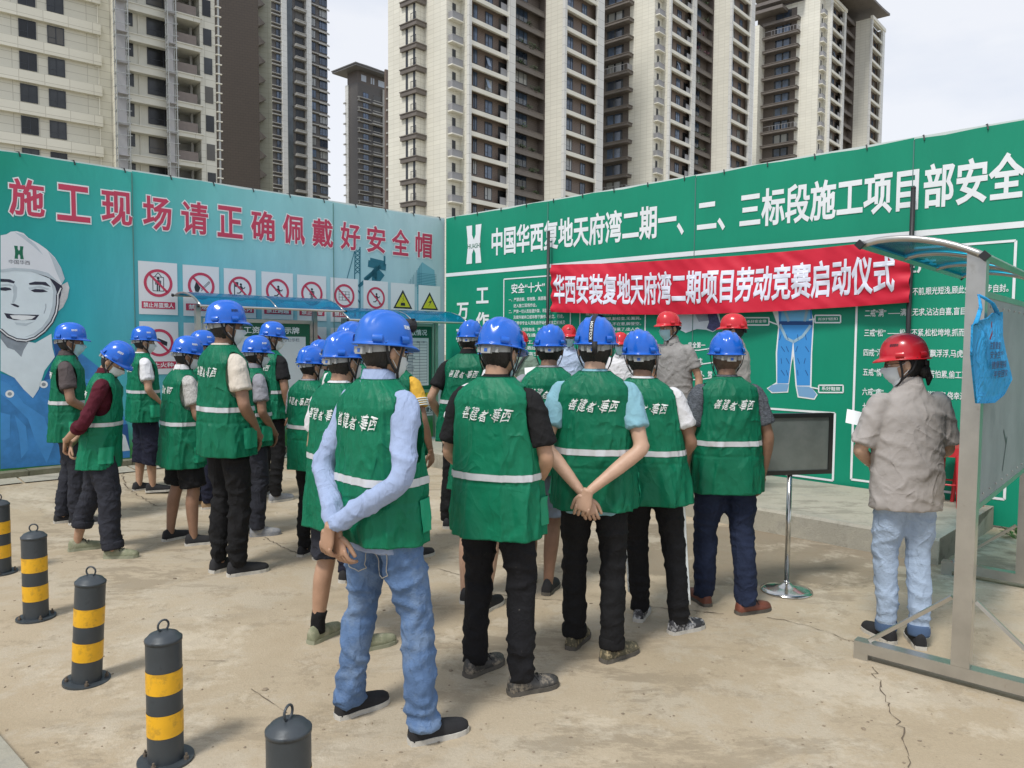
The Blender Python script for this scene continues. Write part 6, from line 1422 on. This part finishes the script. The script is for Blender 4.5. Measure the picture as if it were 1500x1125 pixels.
for a in (0., spc):
    mb = MB(); c0, c1 = PC.P(a, .055, -LF), PC.P(a, .055, .95); mb.tube([c0, c1], [.052]*2, 4, up=(0,0,1)); mb.xf(lambda v: v)
    add('foot_beam', MB().obox(PC, a-.035, a+.035, .035, .095, -LF, .95), M_STAIN, r)
    for o in (-LF, .88): add('foot_pad', MB().obox(PC, a-.034, a+.034, .0, .0345, o, o+.07), M_STAIN, r)
    add('post', MB().obox(PC, a-.036, a+.036, .096, 2.08, -.04, .04), M_STAIN, r)
    for s_ in (-1, 1): mb = MB(); mb.tube([PC.P(a, .42, s_*.05), PC.P(a, .10, s_*.42)], [.013]*2, 4); add('brace', mb, M_STAIN, r)
for x_ in (0.,):
    mb = MB(); mb.tube([PC.P(.02, .62, .0), PC.P(spc*.5, .1, .0)], [.012]*2, 6)
PZ = lambda px, py: (lambda rr: ((EYE+rr*((pb-EYE).dot(dp)/rr.dot(dp))-pb).dot(qd), (EYE+rr*((pb-EYE).dot(dp)/rr.dot(dp))).z))(ray(px, py))
prof = [PZ(*q) for q in ((1266,357),(1290,350),(1320,347),(1350,348),(1385,353),(1418,362),(1447,373))]
canopy(r, PC, prof, -.04, spc+.35, 4, .017)
zt_, zb_ = 1.88, .86
add('back_panel', MB().obox(PC, .05, spc-.05, zb_, zt_, -.012, .012), mat('panel_galvanised', (.23,.265,.275), .6, .0, var=.14, vs=3, dirt=((.15,.18,.19), .5, 5), dthr=.56, bump=.15, bs=8), r)
for z in (zb_-.03, zt_): add('panel_rail', MB().obox(PC, .037, spc-.037, z, z+.03, -.015, .015), M_STAIN, r)
for k in range(9):
    for z in (zb_+.04, zt_-.04): add('rivet', MB().blob(tuple(PC.P(.1+k*.18, z, .014)), (.006,)*3, 6, 4), M_STEEL, r)
for a, b_ in (((1475,640),(1468,690)),((1470,630),(1474,650)),((1430,660),(1432,672))):
    PP = Plane(pb, dp, qd); s0_, z0_ = PP.un(*a, off=.0125); s1_, z1_ = PP.un(*b_, off=.0125)
    if 0 < s0_ < spc: add('scuff', wall_line(MB(), PP, (s0_, z0_), (s1_, z1_), .02, .0135), mat('scuff', (.06,.09,.09), .6), r)

# blue cloth bag hung from the frame
PB = Plane(pb, dp, qd); OB = .075
ol = [(1424,476),(1434,470),(1447,466),(1456,458),(1468,457),(1465,478),(1472,515),(1482,556),(1470,578),(1456,590),(1443,591),(1431,591),(1427,560),(1424,520)]
oc = [PB.un(x, y, OB) for x, y in ol]; cx = sum(q[0] for q in oc)/len(oc); cz = sum(q[1] for q in oc)/len(oc)
rb_ = PB.P(cx, cz, OB); r = root('cloth_bag', tuple(rb_), 'bright blue cloth bag hanging from the steel frame against the grey panel', 'bag')
mb = MB(); n = len(oc)
for sgn in (1, -1):
    base = len(mb.v); rings = (1., .8, .5, .0)
    for k, q in enumerate(rings):
        for (a, z) in oc: mb.v.append(tuple(PB.P(cx+(a-cx)*q, cz+(z-cz)*q, OB+sgn*(.030*(1-q**2)+.004)+.008*noise.noise(Vector((a*q*12, z*q*12, 2)))*(q > 0))))
    fs = [(base+k*n+i, base+k*n+(i+1)%n, base+(k+1)*n+(i+1)%n, base+(k+1)*n+i) for k in range(3) for i in range(n)]; mb.f += fs; mb.m += [0]*len(fs)
m4 = 4*n; mb.f += [(i, (i+1)%n, m4+(i+1)%n, m4+i) for i in range(n)]; mb.m += [0]*n
M_BAG = mat('bag_blue', (.02,.33,.68), .8, var=.06, vs=8, bump=.4, bs=14, crumple=(.8, 9))
add('bag_body', mb, M_BAG, r, sm=True)
hk = PB.P(PB.un(1437,432,OB-.03)[0], PB.un(1437,432,OB-.03)[1], OB-.04)
for e in ((1428,474),(1462,459)):
    q = PB.un(*e, OB); mb = MB(); mb.tube([PB.P(q[0], q[1]-.01, OB), PB.P((q[0]+PB.un(1437,432,OB)[0])/2, (q[1]+hk.z)/2, OB+.01), hk], [(.011,.003),(.009,.003),(.007,.003)], 6, up=(1,0,0), sub=2); add('handle', mb, M_BAG, r, sm=True)
mb = MB()
for t, a, b_ in (('注意健康',(1449,512),(1466,498)),('安全生产',(1450,526),(1470,512)),('健康是福',(1452,541),(1474,526)),('平安回家',(1455,555),(1476,541))):
    a_, b2 = PB.un(*a, OB+.04), PB.un(*b_, OB+.04); wall_text(mb, PB, t, a_[0], b2[0], a_[1], a_[1]+.035, OB+.041, .01)
add('bag_lettering', mb, mat('bag_ink', (.03,.04,.12), .7), r, kind='stuff')
mb = MB(); q = PB.un(1451, 497, OB+.04); wall_poly(mb, PB, [(q[0]-.035,q[1]),(q[0]+.03,q[1]+.045),(q[0]+.035,q[1]+.02),(q[0]-.01,q[1]-.005)], OB+.041, px=False); wall_poly(mb, PB, [(q[0]-.01,q[1]+.04),(q[0]+.015,q[1]+.055),(q[0]+.015,q[1]+.08),(q[0]-.01,q[1]+.07)], OB+.041, px=False); add('bag_mark', mb, mat('bag_mark_red', (.20,.02,.06), .7), r, kind='stuff')

# ---- the two notice boards by the left hoarding
M_BG = mat('board_green', srgb(12,92,66), .5, var=.06, vs=4); M_PAPER = mat('paper', (.66,.70,.72), .7, var=.04, vs=2)
def notice(px0, px1, d0, label, head, hx0, hx1, rows, cp, extra=None):
    o = at_depth(px0, 500, d0); o.z = 0; P = Plane(o, dL, nL)
    s1 = P.un(px1, 500)[0]; r = root('notice_board', (o.x, o.y, 0), label, 'notice board', 'covered notice boards beside the left hoarding')
    for s_ in (0, s1):
        add('post', MB().obox(P, s_-.028, s_+.028, 0, 2.06+cp[2], -.028, .028), M_STAIN, r)
        add('foot_beam', MB().obox(P, s_-.022, s_+.022, .02, .06, -.4, .45), M_STAIN, r)
        mb = MB(); mb.tube([P.P(s_, .4, .03), P.P(s_, .06, .38)], [.012]*2, 6); add('brace', mb, M_STAIN, r)
    a, b_, z0, z1 = .10, s1-.08, .93, 1.86
    for q in ((a-.04,b_+.04,z1,z1+.045),(a-.04,b_+.04,z0-.045,z0),(a-.04,a,z0,z1),(b_,b_+.04,z0,z1)): add('frame_rail', MB().obox(P, q[0], q[1], q[2], q[3], -.02, .022), M_STAIN, r)
    bo = add('backing', MB().obox(P, a, b_, z0, z1, -.012, .008), M_BG, r)
    add('paper', MB().obox(P, a+.06, b_-.06, z0+.06, z1-.17, .009, .011), M_PAPER, bo)
    mb = MB(); wall_text(mb, P, head, P.un(hx0, 488)[0], P.un(hx1, 488)[0], z1-.135, z1-.045, .010, .02); add('lettering', mb, M_WHITE, bo, kind='stuff')
    mb = MB()
    if rows:
        x0_, x1_ = P.un(592, 540)[0], b_-.09
        for k in range(15): wall_line(mb, P, (x0_, z0+.1+k*.043), (x1_, z0+.1+k*.043), .006, .0125)
        for k in range(4): wall_line(mb, P, (x0_+(x1_-x0_)*k/3, z0+.1), (x0_+(x1_-x0_)*k/3, z0+.1+14*.043), .006, .0125)
        wall_text(mb, P, '备注', x0_+(x1_-x0_)*.5, x1_-.03, z1-.245, z1-.215, .0125, .0)
        for k in range(3, 13): wall_line(mb, P, (x0_+.05, z0+.12+k*.043), (x0_+.05+rnd.uniform(.05,.14), z0+.12+k*.043), .012, .0128)
    else: wall_text(mb, P, '农民工工资按月支付公示栏', P.un(362, 497)[0], P.un(438, 497)[0], z1-.235, z1-.19, .0125, .004)
    add('table_print', mb, mat('print_grey', (.10,.14,.2), .7), bo, kind='stuff')
    canopy(r, P, [(-.36,2.19+cp[2]),(-.2,2.215+cp[2]),(0,2.20+cp[2]),(.22,2.14+cp[2]),(.40,2.04+cp[2])], cp[0], s1+cp[1], 3, .013)
notice(290, 461, 8.95, 'left notice board with blue canopy, green header and blank white sheet', '农民工工资支付公示牌', 318, 438, 0, (-.12, .20, 0))
notice(504, 638, 10.15, 'right notice board with blue canopy and a ruled wage table', '农民工工资发放情况', 548, 625, 1, (-.16, .30, -.115))

# ---- small things
def stool(px, d, label):
    c = EYE+Vector(((px-750)/F, 1, 0))*d; r = root('plastic_stool', (c.x, c.y, PH), label, 'stool', 'red plastic stools on the platform', R(40))
    m = mat('plastic_red', (.55,.02,.03), .35)
    mb = MB(); mb.prism([(math.cos(t*math.pi/12)*.15, math.sin(t*math.pi/12)*.15) for t in range(24)], .50, .53); mb.prism([(math.cos(t*math.pi/12)*.152, math.sin(t*math.pi/12)*.152) for t in range(24)], .45, .4995); part('seat', mb, m, r)
    for k in range(4):
        a = k*math.pi/2+.78; mb = MB(); mb.tube([(math.cos(a)*.13,math.sin(a)*.13,.46),(math.cos(a)*.175,math.sin(a)*.175,0)], [(.035,.018),(.028,.016)], 8); part('leg', mb, m, r)
    mb = MB(); mb.tube([(math.cos(t*math.pi/8)*.15, math.sin(t*math.pi/8)*.15, .2) for t in range(17)], [.008]*17, 6, cap=False); part('brace_ring', mb, m, r)
stool(1398, 6.75, 'red plastic stool between the woman and the steel post'); stool(1432, 6.85, 'red plastic stool just right of the steel post, under the grey panel')
def sheet(c, ax, ay, label, cat='paper'):
    r = root('paper_sheet', tuple(c), label, cat); mb = MB(); n = 5; vs = []
    for i in range(n+1):
        for j in range(n+1): u_, v_ = i/n-.5, j/n-.5; vs.append(c+Vector(ax)*u_+Vector(ay)*v_+Vector((0,-.012*math.cos(u_*3),0)))
    mb.add(vs, [(i*(n+1)+j,(i+1)*(n+1)+j,(i+1)*(n+1)+j+1,i*(n+1)+j+1) for i in range(n) for j in range(n)]); mb.add([v+Vector((0,.001,0)) for v in vs], list(mb.f[:n*n])); add('page', mb, M_WHITE, r, sm=True)
sheet(at_depth(781, 546, 8.62), (.19,.02,.02), (-.01,.06,.13), 'white sheet held by the person in the sage shirt')
sheet(at_depth(1253, 612, 4.25), (.09,-.03,-.02), (.02,.03,.075), 'white paper held in front of the woman in the grey work shirt')
# weeds by the end of the platform
p = G(1494, 792); r = root('weed', tuple(p), 'low green weed growing at the foot of the hoarding past the platform end', 'plant')
for k in range(26):
    a = rnd.uniform(0, 6.28); l_ = rnd.uniform(.07, .17); c = Vector((math.cos(a)*.05, math.sin(a)*.05, .02)); d = Vector((math.cos(a), math.sin(a), rnd.uniform(.3, 1.3))).normalized(); s_ = d.cross(Vector((0,0,1))).normalized()
    mb = MB(); mb.tube([c, c+d*l_*.5], [.0025]*2, 4); mb.add([c+d*l_*.45, c+d*l_*.75+s_*.022, c+d*l_*1.1-Vector((0,0,.02)), c+d*l_*.75-s_*.022], [(0,1,2,3)]); part('leaf', mb, mat('weed_green', (.05,.14,.025), .6, var=.3, vs=20), r)
# pale kerb stone peeping in at the lower left corner
a, b_ = G(-30, 1062), G(12, 1112); d = (b_-a).normalized(); nn_ = Vector((-d.y, d.x, 0)); nn_ = nn_ if nn_.x < 0 else -nn_
mb = MB(); q = [a-d*.3, b_+d*.5, b_+d*.5+nn_*.3, a-d*.3+nn_*.3]
mb.add([(v.x, v.y, gz(v.x, v.y)) for v in q]+[(v.x, v.y, gz(v.x, v.y)+.06) for v in q], [(3,2,1,0),(4,5,6,7),(0,1,5,4),(1,2,6,5),(2,3,7,6),(3,0,4,7)]); add('kerb_stone', mb, M_STEP, kind='structure')
